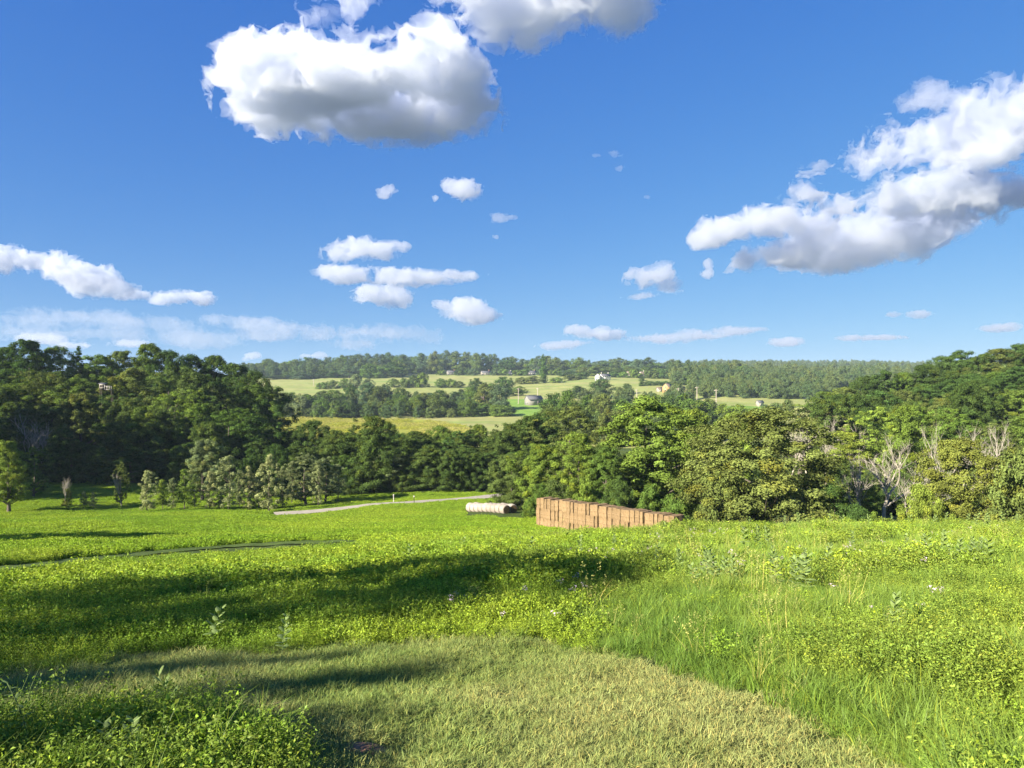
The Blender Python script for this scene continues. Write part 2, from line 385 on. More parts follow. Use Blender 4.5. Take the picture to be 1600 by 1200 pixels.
def make_tree(name, seed, H, R, base, shape, nc, nl, ls, rc=(0.20, 0.32), warm=0.12, gap=0.0, trunk=True, tr=0.022, squash=0.7,
              lobes=0.3, bark=None, spread=0.5, pale_limbs=False):
    """-> (trunk mesh, crown mesh) for a tree H tall with crown radius R, standing at the origin."""
    rng = np.random.default_rng(seed)
    t = rng.uniform(0, 1, nc * 3) ** 0.85; an = rng.uniform(0, 2 * np.pi, nc * 3)
    rho = rng.uniform(0, 1, nc * 3) ** spread
    z0 = np.zeros_like(t)
    lob = 1 + lobes * 1.4 * vnoise(np.cos(an) * 1.3 + 5, np.sin(an) * 1.3 + 5, t * 2.6, seed)
    r = R * crown_profile(shape, t) * rho * lob
    C = np.stack([r * np.cos(an), r * np.sin(an), H * (base + (1 - base) * t * (0.94 + 0.06 * lob))], 1)
    if gap > 0:
        keep = vnoise(C[:, 0] / R * 2.2, C[:, 1] / R * 2.2, C[:, 2] / R * 2.2, seed + 9) > -1 + 1.6 * gap
        C = C[keep]; t = t[keep]
    C = C[:nc]; t = t[:len(C)]
    cr = R * rng.uniform(rc[0], rc[1], len(C)) * (1.1 - 0.35 * t)
    n = np.maximum(8, (nl * cr ** 2 / (cr ** 2).sum()).astype(int))
    ci = np.repeat(np.arange(len(C)), n)
    d = rng.normal(size=(len(ci), 3)); d[:, 2] += 0.35; d /= np.linalg.norm(d, axis=1)[:, None]
    q = rng.uniform(0, 1, len(ci)) ** 0.4
    # ragged edges: every clump is itself lumpy
    q = q * (1 + 0.35 * vnoise(d[:, 0] * 2.1 + ci * 7.7, d[:, 1] * 2.1, d[:, 2] * 2.1, seed + 3))
    P = C[ci] + d * (cr[ci] * q)[:, None] * np.array([1, 1, squash])
    P[:, 2] = np.maximum(P[:, 2], 0.03 * H)
    ax = np.array([0, 0, H * (base + (1 - base) * 0.35)])
    out = P - ax; out /= np.linalg.norm(out, axis=1)[:, None] + 1e-9
    Nr = d * 0.95 + out * 0.40 + rng.normal(size=d.shape) * 0.33 + np.array([0, 0, 0.2]); Nr /= np.linalg.norm(Nr, axis=1)[:, None]
    V, Q = leaf_quads(rng, P, Nr, ls)
    tint = rng.uniform(0.70, 1.30, len(C))[ci] * rng.uniform(0.55, 1.45, len(ci))
    w = (rng.uniform(0, 1, len(C)) < warm) * rng.uniform(0.3, 1, len(C)) + 0.12 * rng.uniform(0, 1, len(C))
    crown = mesh_np(name + '_crown', V, Q, {'tint': tint, 'warm': np.clip(w[ci] + rng.normal(size=len(ci)) * .08, 0, 1)})
    mb = MB(); top = H * (base + (1 - base) * 0.7); k = 7
    bend = rng.normal(size=2) * H * 0.02
    zz = np.linspace(-0.5, top, k); ph = zz / top
    tx = bend[0] * np.sin(ph * 2.5); ty = bend[1] * np.sin(ph * 2.1)
    R0 = H * tr
    mb.tube(np.stack([tx, ty, zz], 1), R0 * np.array([1.5, 1.05, .9, .75, .6, .42, .22]), 8)
    order = np.argsort(-cr)[:min(len(C), 22)]
    for i in order:
        c = C[i]; zs = np.clip(c[2] - np.hypot(c[0], c[1]) * rng.uniform(.5, .9), H * base * rng.uniform(.5, .95), top * .93)
        s0 = np.array([np.interp(zs, zz, tx), np.interp(zs, zz, ty), zs])
        m = s0 * .5 + c * .5 + np.array([0, 0, -0.06 * np.linalg.norm(c - s0)]) + rng.normal(size=3) * 0.02 * H
        u = np.linspace(0, 1, 6)[:, None]; path = s0 * (1 - u) ** 2 + 2 * m * u * (1 - u) + c * u ** 2
        mb.tube(path, np.linspace(R0 * .42, R0 * .08, 6), 5)
    return mb.mesh(name + '_trunk', smooth=True), crown, H, 2 * R

def make_bare(name, seed, H, spread=0.55, levels=4, kids=(4, 4, 3, 3), r0=0.02, up=0.35):
    """-> (trunk mesh, branch mesh) of a leafless tree."""
    rng = np.random.default_rng(seed); tr = MB(); br = MB()
    def grow(p, d, L, r, lev):
        n = 5; pts = [p]; dd = d.copy()
        for i in range(n):
            dd = dd + rng.normal(size=3) * 0.16 + np.array([0, 0, up * 0.12]); dd /= np.linalg.norm(dd)
            pts.append(pts[-1] + dd * L / n)
        pts = np.array(pts); rad = np.linspace(r, r * 0.5 if lev < levels - 1 else r * .25, n + 1)
        (tr if lev == 0 else br).tube(pts, rad, 7 if lev == 0 else 4)
        if lev >= levels - 1: return
        for k in range(kids[lev]):
            f = rng.uniform(0.35, 1.0); q = pts[int(f * n)]; a = rng.uniform(0, 2 * np.pi)
            side = np.array([np.cos(a), np.sin(a), 0])
            nd = dd * (1 - spread) + side * spread + np.array([0, 0, up]); nd /= np.linalg.norm(nd)
            grow(q, nd, L * rng.uniform(.55, .8), r * rng.uniform(.4, .58), lev + 1)
        grow(pts[-1], dd, L * .6, r * .5, lev + 1)
    grow(np.array([0., 0, -0.3]), np.array([rng.normal() * .06, rng.normal() * .06, 1.0]), H * 0.42, H * r0, 0)
    return tr.mesh(name + '_trunk', True), br.mesh(name + '_branches', True), H, H * 0.7

KIND = {}
def kind(key, *a, **k): KIND[key] = make_tree(key, *a, **k)
# leafy trees seen from about 100 m (many small leaves)
kind('oakA', 1, 16, 7.5, .04, 'round', 230, 52000, .29, rc=(.115, .21), warm=.14, lobes=.32)
kind('oakB', 2, 16, 6.5, .08, 'round', 198, 35000, 0.299, rc=(0.109, 0.211), warm=.12, lobes=.4)
kind('tallA', 3, 20, 5.6, .12, 'oval', 198, 32500, 0.334, rc=(0.136, 0.250), warm=.10, lobes=.42)
kind('tallB', 4, 21, 6.2, .16, 'oval', 216, 32500, 0.334, rc=(0.122, 0.234), warm=.16, lobes=.5, gap=.15)
kind('airy', 5, 17, 6.0, .2, 'umbrella', 162, 18750, 0.264, rc=(0.109, 0.218), warm=.12, lobes=.5, gap=.3, squash=.45)
kind('feather', 6, 14, 4.6, .12, 'oval', 216, 18750, 0.229, rc=(0.095, 0.187), warm=.1, lobes=.5, gap=.2, squash=.5)
kind('bushA', 7, 6, 4.4, .0, 'bush', 144, 18750, 0.229, rc=(0.136, 0.234), warm=.16, lobes=.35)
kind('bushB', 8, 6, 4.0, .0, 'bush', 135, 17500, 0.246, rc=(0.136, 0.250), warm=.25, lobes=.45)
kind('saplingA', 9, 8, 1.7, .10, 'oval', 70, 5200, .20, rc=(.22, .4), warm=.0, lobes=.5, gap=.12, tr=.012)
kind('saplingB', 10, 7, 1.9, .12, 'cone', 60, 4200, .20, rc=(.2, .36), warm=.02, lobes=.5, gap=.2, tr=.011)
kind('sparse', 12, 20, 4.6, .2, 'oval', 110, 5200, .42, rc=(.14, .26), warm=.05, lobes=.5, gap=.2)
kind('pine', 11, 20, 4.4, .12, 'cone', 198, 20000, 0.282, rc=(0.109, 0.218), warm=.02, lobes=.35, squash=.4)
# coarser ones for trees 500 m and more away
kind('farA', 21, 18, 8.0, .03, 'round', 80, 8000, .8, rc=(.24, .38), warm=.12, lobes=.3, squash=.9)
kind('farB', 22, 20, 6.6, .04, 'oval', 70, 7000, .8, rc=(.28, .42), warm=.1, lobes=.4, squash=.95)
kind('farC', 23, 20, 7.2, .04, 'round', 80, 7500, .8, rc=(.22, .36), warm=.15, lobes=.45, squash=.9)
kind('farBush', 24, 6, 4.6, .0, 'bush', 40, 2500, .7, rc=(.26, .4), warm=.15, lobes=.35, squash=.9)
kind('farPoplar', 25, 24, 4.6, .05, 'oval', 60, 5000, .8, rc=(.3, .46), warm=.1, lobes=.5, squash=1.0)
KIND['bareA'] = make_bare('bareA', 31, 14, .46, 5, (4, 3, 3, 3), r0=.0155, up=.34)
KIND['bareB'] = make_bare('bareB', 35, 12, .46, 5, (5, 3, 3, 2), r0=.0165, up=.38)
KIND['bareC'] = make_bare('bareC', 33, 9, .35, 5, (4, 4, 3, 3), r0=.016, up=.6)
for k, v in KIND.items():
    v[0].materials.append(M_PALE if k.startswith('bare') else M_BARK)
    v[1].materials.append(M_PALE if k.startswith('bare') else M_LEAF)

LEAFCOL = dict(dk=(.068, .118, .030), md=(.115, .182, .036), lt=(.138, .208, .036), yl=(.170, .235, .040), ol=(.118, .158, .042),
               gy=(.170, .210, .090), tn=(.250, .275, .120), gd=(.158, .188, .040), bl=(.085, .135, .062))
rng0 = random.Random(7)
NAMES = dict(spa='thin_crowned_tree', oak='broadleaf_tree', tal='tall_tree', air='locust_tree', fea='feathery_tree', bus='bush', sap='sapling', pin='conifer_tree',
             far='distant_tree', bar='bare_tree')
TREES = []
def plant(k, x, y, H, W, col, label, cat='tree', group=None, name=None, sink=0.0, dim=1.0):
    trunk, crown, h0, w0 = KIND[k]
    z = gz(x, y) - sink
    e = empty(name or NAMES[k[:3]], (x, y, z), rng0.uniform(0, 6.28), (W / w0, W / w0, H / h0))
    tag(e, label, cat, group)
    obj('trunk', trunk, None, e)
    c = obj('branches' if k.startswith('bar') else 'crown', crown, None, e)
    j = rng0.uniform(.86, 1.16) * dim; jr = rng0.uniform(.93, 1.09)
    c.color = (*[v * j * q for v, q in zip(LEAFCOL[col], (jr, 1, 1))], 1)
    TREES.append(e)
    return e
def tree(px, ytop, Y, k, wpx, col, label, group=None, cat='tree', name=None, **kw):
    """Plant a tree at depth Y under picture column px, as tall as its top at picture row ytop asks."""
    x = at(px, Y); H = (CY - ytop) / F * Y - gz(x, Y)
    H = max(H, 1.2)
    return plant(k, x, Y, H, wpx / F * Y, col, label, cat, group, name, **kw)

ORD = ['first', 'second', 'third', 'fourth', 'fifth', 'sixth', 'seventh', 'eighth', 'ninth', 'tenth', 'eleventh', 'twelfth', 'thirteenth',
       'fourteenth', 'fifteenth', 'sixteenth', 'seventeenth', 'eighteenth', 'nineteenth', 'twentieth']
ORD += ['twenty-' + w for w in ORD[:9]] + ['thirtieth'] + ['thirty-' + w for w in ORD[:9]] + ['fortieth'] + ['forty-' + w for w in ORD[:9]]
COLW = dict(dk='dark green', md='green', lt='bright green', yl='yellow-green', ol='olive', gy='grey-green', tn='tan', gd='golden', bl='blue-green')
def row(specs, where, group, Y, dY, kinds, name=None):
    """A row of trees, each labelled by its place along the row."""
    for i, (px, yt, w, col) in enumerate(specs):
        k = kinds[i % len(kinds)]
        tree(px, yt, Y + rng0.uniform(-dY, dY), k, w, col, f'{COLW[col]} tree, {ORD[i]} from left {where}', group, name=name)

# --- left wood: its skyline, the crowns in front of it and its lower edge
row([(-22,548,92,'md'),(14,542,86,'dk'),(47,533,80,'dk'),(86,545,84,'md'),(152,556,78,'md'),(190,549,90,'ol'),(229,539,74,'md'),
     (265,552,84,'dk'),(300,556,86,'dk'),(336,556,82,'dk'),(368,570,80,'dk'),(398,584,78,'dk'),(424,604,70,'dk')],
    'along the skyline of the dark left wood', 'skyline trees of the left wood', 236, 10, ['tallA', 'oakB', 'tallB', 'oakA'])
tree(123, 543, 240, 'pine', 36, 'dk', 'thin dark conifer poking above the skyline of the left wood', 'skyline trees of the left wood')
row([(20,600,90,'md'),(72,582,92,'ol'),(118,592,90,'md'),(166,618,84,'ol'),(214,578,88,'ol'),(262,578,92,'ol'),(308,584,90,'ol'),(352,590,84,'dk'),(390,604,80,'md'),(420,624,76,'dk')],
    'in the upper crown tier of the left wood', 'upper crowns of the left wood', 204, 7, ['tallB', 'airy', 'tallA', 'airy'])
row([(-10,655,80,'dk'),(36,640,84,'ol'),(82,632,90,'ol'),(128,614,92,'ol'),(168,618,86,'dk'),(226,636,86,'md'),(272,612,84,'yl'),(316,630,84,'md'),(356,640,82,'md'),(394,652,80,'dk'),(430,672,74,'dk')],
    'in the middle crown tier of the left wood', 'middle crowns of the left wood', 184, 5, ['airy', 'tallB', 'airy', 'oakB'])
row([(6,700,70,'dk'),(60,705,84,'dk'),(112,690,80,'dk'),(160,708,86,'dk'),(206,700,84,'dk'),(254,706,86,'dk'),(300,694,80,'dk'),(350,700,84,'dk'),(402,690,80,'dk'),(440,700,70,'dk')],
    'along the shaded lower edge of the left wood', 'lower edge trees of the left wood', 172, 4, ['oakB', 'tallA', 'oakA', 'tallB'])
tree(40, 628, 176, 'bareA', 70, 'gy', 'pale leafless tree with forked limbs at the left side of the wood', 'bare trees')
tree(70, 640, 174, 'bareB', 60, 'gy', 'smaller pale leafless tree right of the forked bare one in the left wood', 'bare trees')
tree(14, 690, 128, 'tallB', 64, 'lt', 'bright yellow-green tree at the left edge, in front of the wood')
tree(52, 700, 150, 'feather', 44, 'md', 'slender dark tree right of the bright tree at the left edge')

# --- saplings and young trees scattered along the foot of the wood
S = 'young trees along the foot of the left wood'
tree(100, 734, 138, 'bareC', 26, 'gy', 'slim leafless grey sapling standing above a small yellow bush', S, name='sapling')
tree(190, 722, 140, 'bareC', 24, 'gy', 'pale crooked sapling with a bare leaning trunk, third from the left', S, name='sapling')
tree(190, 724, 140.3, 'feather', 22, 'ol', 'small tuft-topped sapling beside the bare leaning trunk', S, name='sapling')
tree(106, 764, 132, 'saplingB', 22, 'gd', 'small golden-yellow bush below the slim leafless sapling', S, name='bush')
tree(131, 768, 134, 'saplingB', 16, 'gy', 'small pale bush, left one of a pair right of the golden bush', S, name='bush')
tree(146, 769, 134, 'saplingB', 16, 'gy', 'small pale bush, right one of a pair right of the golden bush', S, name='bush')
tree(230, 737, 129, 'saplingA', 29, 'tn', 'pale dry-leaved cone-shaped sapling, left of a small green one', S)
tree(254, 750, 132, 'saplingB', 24, 'yl', 'small fresh green sapling right of the pale cone-shaped one', S)
tree(288, 734, 132, 'saplingB', 36, 'yl', 'yellow-green sapling with a leaning side branch', S)
tree(316, 688, 150, 'tallB', 62, 'gy', 'large grey-green young tree behind the yellow-green sapling', S)
tree(328, 738, 134, 'saplingA', 22, 'tn', 'thin tan sapling in front of the large grey-green tree', S)
tree(357, 714, 135, 'saplingA', 36, 'tn', 'tall pale tan sapling with a bushy top', S)
tree(389, 730, 136, 'saplingA', 24, 'tn', 'narrow tan sapling between two taller pale saplings', S)
tree(420, 712, 133, 'saplingA', 34, 'tn', 'tall tan sapling nearest the left end of the gravel road', S)
tree(392, 700, 158, 'oakB', 34, 'dk', 'rounded dark green small tree behind the tan saplings', S)
tree(432, 696, 158, 'oakA', 50, 'dk', 'wide rounded dark green tree right of the tan saplings', S)
tree(478, 710, 146, 'feather', 56, 'gy', 'pale wide-crowned young tree with a visible trunk left of the dark thicket', S)
tree(508, 716, 150, 'feather', 46, 'gy', 'pale thin young tree touching the left side of the dark thicket', S)
tree(456, 722, 150, 'saplingA', 25, 'gy', 'small grey-green sapling left of the pale wide-crowned one', S)

for px, yt, Y, kk, w, c, l in [(270, 748, 137, 'saplingA', 18, 'gy', 'thin grey-green sapling between the small green one and the yellow-green one'),
        (304, 742, 139, 'saplingA', 20, 'ol', 'thin olive sapling right of the yellow-green one'),
        (343, 744, 136, 'saplingA', 18, 'gy', 'thin grey-green sapling left of the bushy-topped tan one'),
        (374, 736, 140, 'saplingA', 20, 'gy', 'grey-green sapling right of the bushy-topped tan one'),
        (404, 736, 139, 'saplingA', 20, 'tn', 'short tan sapling left of the tall one by the road end'),
        (441, 730, 142, 'saplingA', 22, 'gy', 'grey-green sapling right of the tall one by the road end'),
        (497, 728, 143, 'saplingA', 22, 'tn', 'short tan sapling between the pale wide-crowned tree and the thicket'),
        (528, 726, 150, 'saplingB', 40, 'gy', 'grey-green bushy young tree at the left foot of the thicket')]:
    tree(px, yt, Y, kk, w, c, l, S)

# --- dark thicket across the valley mouth
tree(490, 660, 186, 'oakA', 84, 'dk', 'tall dark round tree standing above the yellow field left end')
row([(446,690,50,'dk'),(470,704,52,'dk'),(548,682,66,'md'),(584,676,74,'md'),(622,678,72,'dk'),(656,688,66,'dk'),(688,668,64,'md'),(716,676,70,'dk'),(748,664,64,'md'),(782,676,66,'dk'),(812,668,66,'dk'),(846,650,64,'dk')],
    'in the thicket back row beyond the road', 'back row of the dark thicket', 190, 6, ['oakB', 'tallB', 'oakA', 'feather'])
row([(536,712,60,'md'),(572,700,72,'md'),(612,704,76,'gy'),(650,712,66,'dk'),(690,704,72,'dk'),(728,702,70,'dk'),(764,708,70,'dk'),(802,706,66,'dk'),(836,700,64,'dk')],
    'in the thicket front row beyond the road', 'front row of the dark thicket', 172, 4, ['oakA', 'tallB', 'feather', 'oakB'])

# --- right-hand trees behind the hay
tree(799, 712, 125, 'oakA', 92, 'ol', 'dark olive bushy tree at the end of the gravel road')
tree(842, 694, 118, 'oakB', 92, 'yl', 'yellow-olive tree behind the round bales')
tree(846, 758, 104, 'bushA', 56, 'md', 'low dark bush just right of the round bales')
tree(893, 640, 150, 'feather', 120, 'ol', 'feathery dull olive tree left of the tallest bright green tree')
tree(905, 678, 116, 'tallB', 74, 'yl', 'yellow-green tree behind the left end of the hay wall')
tree(948, 700, 113, 'tallA', 62, 'md', 'green tree with hanging branches behind the hay wall, left of the tallest')
tree(1012, 622, 122, 'tallA', 150, 'lt', 'tallest bright green tree, rising behind the middle of the hay wall')
tree(1082, 640, 140, 'oakB', 100, 'lt', 'bright green tree between the tallest one and the big rusty oak')
tree(1112, 690, 118, 'feather', 66, 'gy', 'greyish tree with small leaves left of the big rusty oak')
tree(1145, 650, 132, 'oakA', 96, 'yl', 'yellow-green tree behind the left shoulder of the big rusty oak')
tree(1200, 644, 98, 'oakA', 250, 'ol', 'big broad oak with rust-tinged leaves right of the hay wall')
tree(1124, 738, 94, 'bushB', 92, 'ol', 'olive bush between the hay wall end and the big oak')
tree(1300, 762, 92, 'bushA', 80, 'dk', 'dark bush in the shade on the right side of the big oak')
for i, (px, yt, w, c, l) in enumerate([(868, 752, 70, 'ol', 'olive bush touching the left end of the hay wall'),
        (915, 744, 62, 'yl', 'yellow-green bush behind the left third of the hay wall'), (968, 752, 60, 'dk', 'dark bush behind the middle of the hay wall'),
        (1018, 758, 64, 'md', 'green bush behind the right third of the hay wall'), (1064, 752, 66, 'md', 'green bush behind the right end of the hay wall')]):
    tree(px, yt, 104 - i * 1.5, ('bushA', 'bushB')[i % 2], w, c, l, 'bushes behind the hay wall', name='bush')
row([(1325,676,84,'yl'),(1372,640,84,'yl'),(1418,634,88,'lt'),(1462,640,80,'lt'),(1508,655,84,'md'),(1552,664,80,'ol'),(1600,650,88,'md'),(1650,640,90,'md')],
    'in the sunlit row right of the big oak', 'sunlit trees right of the big oak', 152, 8, ['tallB', 'feather', 'oakB', 'airy'])
row([(1345,752,70,'md'),(1400,764,66,'dk'),(1452,756,66,'ol'),(1540,752,80,'ol'),(1600,748,80,'md'),(1660,730,90,'md')],
    'in the lower row right of the big oak', 'lower trees at right', 118, 5, ['oakB', 'oakA', 'feather', 'airy'])
tree(1500, 690, 84, 'oakA', 150, 'gd', 'yellow-olive leafy bush in front of the right-hand trees')
tree(1590, 706, 78, 'bushB', 130, 'ol', 'dark olive bush at the right edge, beside the yellow-olive one')
tree(1440, 760, 80, 'bushA', 74, 'yl', 'yellowish bush at the left foot of the yellow-olive bush')
tree(1366, 800, 62, 'saplingB', 28, 'lt', 'small bright green sapling rising over the meadow crest at right')
tree(1340, 790, 80, 'bushA', 60, 'dk', 'low dark bush left of the small bright sapling on the crest')
B = 'bare trees'
for px, yt, Y, k, w, l in [(1378, 652, 106, 'bareA', 148, 'white leafless tree with a wide tangle of limbs right of the big oak'),
        (1345, 688, 105, 'bareB', 94, 'low leafless white tree leaning out beside the big oak'),
        (1422, 724, 100, 'bareB', 108, 'low grey leafless tree with drooping twigs above the yellow-olive bush'),
        (1474, 630, 108, 'bareA', 81, 'tall straight white bare trunk in the sunlit trees at right'),
        (1502, 640, 107, 'bareB', 94, 'white bare tree with upswept limbs right of the straight bare trunk'),
        (1545, 660, 108, 'bareB', 94, 'grey leafless tree between the two tallest bare trees at right'),
        (1580, 630, 107, 'bareA', 108, 'tall pale leafless tree nearest the right edge')]:
    tree(px, yt, Y, k, w, 'gy', l, B)
for i, (px, yt) in enumerate([(1262, 640), (1290, 634), (1318, 644), (1338, 652), (1236, 646)]):
    e = tree(px, yt, 166 + i * 3, ('bareC', 'bareB')[i % 2], 66, 'gy', f'brownish leafless tree, {ORD[i]} of the bare clump above the big oak', 'brown bare clump', name='bare_tree')
for x, l in ((1250, 'left'), (1292, 'right')):
    tree(x, 640, 186, 'feather', 90, 'tn', f'brownish thin-leaved tree, {l} one of two among the bare clump', 'brown thin trees')

# --- wooded hill at right
H1 = 'trees of the right-hand hill'
row([(1290,612,62,'md'),(1322,606,66,'ol'),(1352,590,66,'dk'),(1384,580,66,'dk'),(1412,582,60,'md'),(1440,571,66,'dk'),(1474,559,72,'dk'),(1502,549,66,'dk'),(1530,562,62,'ol'),(1560,546,80,'ol'),(1592,540,74,'dk'),(1622,530,80,'md'),(1660,524,86,'md')],
    'along the skyline of the right-hand hill', H1, 272, 10, ['oakB', 'tallB', 'oakA', 'tallA'])
row([(1306,634,66,'md'),(1340,622,70,'dk'),(1376,612,70,'dk'),(1410,612,68,'ol'),(1446,600,72,'dk'),(1484,594,74,'dk'),(1520,586,72,'dk'),(1556,582,76,'md'),(1594,574,76,'dk'),(1632,570,80,'dk')],
    'in the second tier of the right-hand hill', H1 + ', second tier', 232, 8, ['oakA', 'oakB', 'tallA'])
row([(1312,650,60,'yl'),(1352,640,64,'dk'),(1392,636,66,'dk'),(1432,628,64,'md'),(1470,622,70,'ol'),(1510,616,72,'dk'),(1550,612,72,'ol'),(1590,610,74,'md'),(1634,606,80,'md')],
    'in the lowest tier of the right-hand hill', H1 + ', lowest tier', 200, 7, ['tallB', 'oakB', 'oakA'])
tree(1305, 612, 300, 'farPoplar', 40, 'yl', 'yellow-green narrow tree at the left foot of the right-hand hill')

# --- tree belt on the far side of the yellow field
rr = random.Random(21)
def belt(px0, px1, n, yfun, w, Y, dY, kinds, cols, where, group):
    sp = []
    for i in range(n):
        px = px0 + (px1 - px0) * (i + .5 + rr.uniform(-.3, .3)) / n
        sp.append((px, yfun(px) + rr.uniform(-4, 4), w * rr.uniform(.8, 1.25), rr.choice(cols)))
    row(sp, where, group, Y, dY, kinds)
FK = ['farA', 'farB', 'farC', 'farA', 'farC']
belt(440, 806, 20, lambda p: 622 + 8 * math.sin(p / 40) + (p > 700) * 8, 34, 590, 14, FK, ['md', 'md', 'dk', 'ol', 'gy', 'md'],
     'in the belt behind the yellow field', 'belt behind the yellow field')
belt(450, 790, 16, lambda p: 608 + 6 * math.sin(p / 33), 32, 660, 16, FK, ['md', 'dk', 'ol', 'bl'],
     'in the second belt below the hill pastures', 'second belt below the hill pastures')
belt(860, 1080, 10, lambda p: 622 + 6 * math.sin(p / 30), 44, 430, 20, FK, ['md', 'dk', 'ol', 'md'],
     'in the belt right of the grey barn', 'belt right of the barn')
belt(850, 1000, 7, lambda p: 640 + 5 * math.sin(p / 30), 44, 330, 16, FK, ['md', 'ol', 'ol'],
     'in the nearer belt below the grey barn', 'nearer belt below the barn')
belt(1060, 1320, 12, lambda p: 632 + 5 * math.sin(p / 30), 40, 440, 20, FK, ['md', 'ol', 'gy', 'yl'],
     'in the belt left of the right-hand hill', 'belt left of the right-hand hill')

# --- hill beyond: hedges, single trees and the ridge wood
def single(px, ytop, Y, k, w, col, label, **kw): tree(px, ytop, Y, k, w, col, label, **kw)
single(743, 592, 830, 'farA', 24, 'dk', 'round dark tree alone at the left of the pasture hedge')
single(788, 590, 840, 'farA', 34, 'dk', 'wide dark tree in the middle of the pasture hedge')
single(768, 600, 835, 'farBush', 22, 'md', 'small bush between the two dark pasture trees')
single(810, 604, 800, 'farC', 24, 'md', 'green tree beside the utility pole left of the barn')
single(790, 606, 790, 'farB', 22, 'dk', 'dark tree left of the utility pole by the barn')
single(850, 556, 1010, 'farPoplar', 16, 'dk', 'tall dark tree in the hedge between the two pastures', )
single(832, 588, 1000, 'farC', 30, 'ol', 'light olive bush left of the tall dark hedge tree', name='bush')
single(815, 590, 1000, 'farBush', 20, 'ol', 'small olive bush at the left end of the pasture hedge', name='bush')
single(870, 590, 1000, 'farBush', 22, 'md', 'small green bush right of the tall dark hedge tree', name='bush')
single(892, 586, 1050, 'farBush', 30, 'ol', 'olive bush below the ridge houses', name='bush')
single(910, 582, 1060, 'farBush', 30, 'dk', 'dark bush left of the white house', name='bush')
single(960, 582, 1110, 'farBush', 34, 'dk', 'dark bush right of the white house', name='bush')
single(938, 594, 760, 'farA', 44, 'dk', 'broad dark tree below the white house')
single(902, 604, 760, 'farB', 34, 'dk', 'dark tree left of the broad one below the white house')
single(980, 600, 800, 'farA', 18, 'dk', 'small round dark tree on the right pasture')
single(972, 614, 740, 'farA', 18, 'bl', 'small very dark round tree below the right pasture')
single(1003, 590, 900, 'farPoplar', 14, 'dk', 'pointed dark tree at the left end of the hedge by the tan house')
for i, px in enumerate((1016, 1028, 1040)):
    single(px, 596, 900, 'farBush', 18, 'dk', f'dark bush, {ORD[i]} from the left in the hedge by the tan house', name='bush')
for i, (px, yt, c) in enumerate([(520, 595, 'ol'), (540, 592, 'md'), (556, 586, 'gy'), (574, 592, 'gy'), (504, 598, 'md'), (616, 592, 'md'), (632, 592, 'ol'), (646, 587, 'dk'), (660, 584, 'md'), (690, 592, 'md'), (704, 593, 'md'), (718, 596, 'ol')]):
    single(px, yt, 940, ('farBush', 'farC')[i % 2], 20, c, f'{COLW[c]} hedge bush, {ORD[sorted([520,540,556,574,504,616,632,646,660,690,704,718]).index(px)]} from the left between the pastures', group='hedge between the hill pastures', name='bush')
belt(396, 640, 17, lambda p: np.interp(p, [390, 420, 480, 560, 640], [574, 564, 560, 558, 555]), 32, 1290, 30, FK, ['bl', 'md', 'dk', 'bl'],
     'along the skyline of the far ridge wood', 'skyline of the far ridge wood')
belt(640, 1060, 30, lambda p: np.interp(p, [640, 700, 780, 850, 900, 1000, 1060], [556, 553, 556, 560, 562, 563, 567]), 28, 1345, 30, FK + ['farPoplar'], ['bl', 'dk', 'md', 'bl', 'ol'],
     'along the far ridge behind the houses', 'far ridge behind the houses')
belt(410, 620, 12, lambda p: np.interp(p, [410, 460, 560, 620], [586, 584, 572, 568]), 34, 1180, 25, FK, ['md', 'dk', 'bl'],
     'in the lower tier of the far ridge wood', 'lower tier of the far ridge wood')
belt(880, 1060, 9, lambda p: np.interp(p, [880, 980, 1060], [576, 574, 574]), 30, 1190, 20, FK, ['md', 'dk', 'ol'],
     'among the ridge houses', 'trees among the ridge houses')
belt(1050, 1340, 15, lambda p: np.interp(p, [1050, 1100, 1200, 1340], [574, 574, 578, 588]), 36, 1100, 30, FK, ['md', 'ol', 'dk', 'bl'],
     'in the back tier of the right forest', 'forest right of the pastures, back tier')
belt(1060, 1330, 12, lambda p: np.interp(p, [1060, 1130, 1330], [590, 588, 600]), 40, 900, 25, FK, ['md', 'ol', 'yl', 'dk'],
     'in the front tier of the right forest', 'forest right of the pastures, front tier')

# --- trees beside the mown path whose shadows fall across the grass
for x, y, h, w, k, l in SHADE:
    plant(k, x, y, h, w, 'md', l, group='trees shading the mown path')
# ------------------------------------------------------------------ scattering of what nobody could count
HID = {}
def protos(key, meshes, m):
    c = bpy.data.collections.new(key)
    for i, me in enumerate(meshes):
        if not me.materials: me.materials.append(m)
        c.objects.link(bpy.data.objects.new(f'{key}_{i:02d}', me))
    HID[key] = c; return c

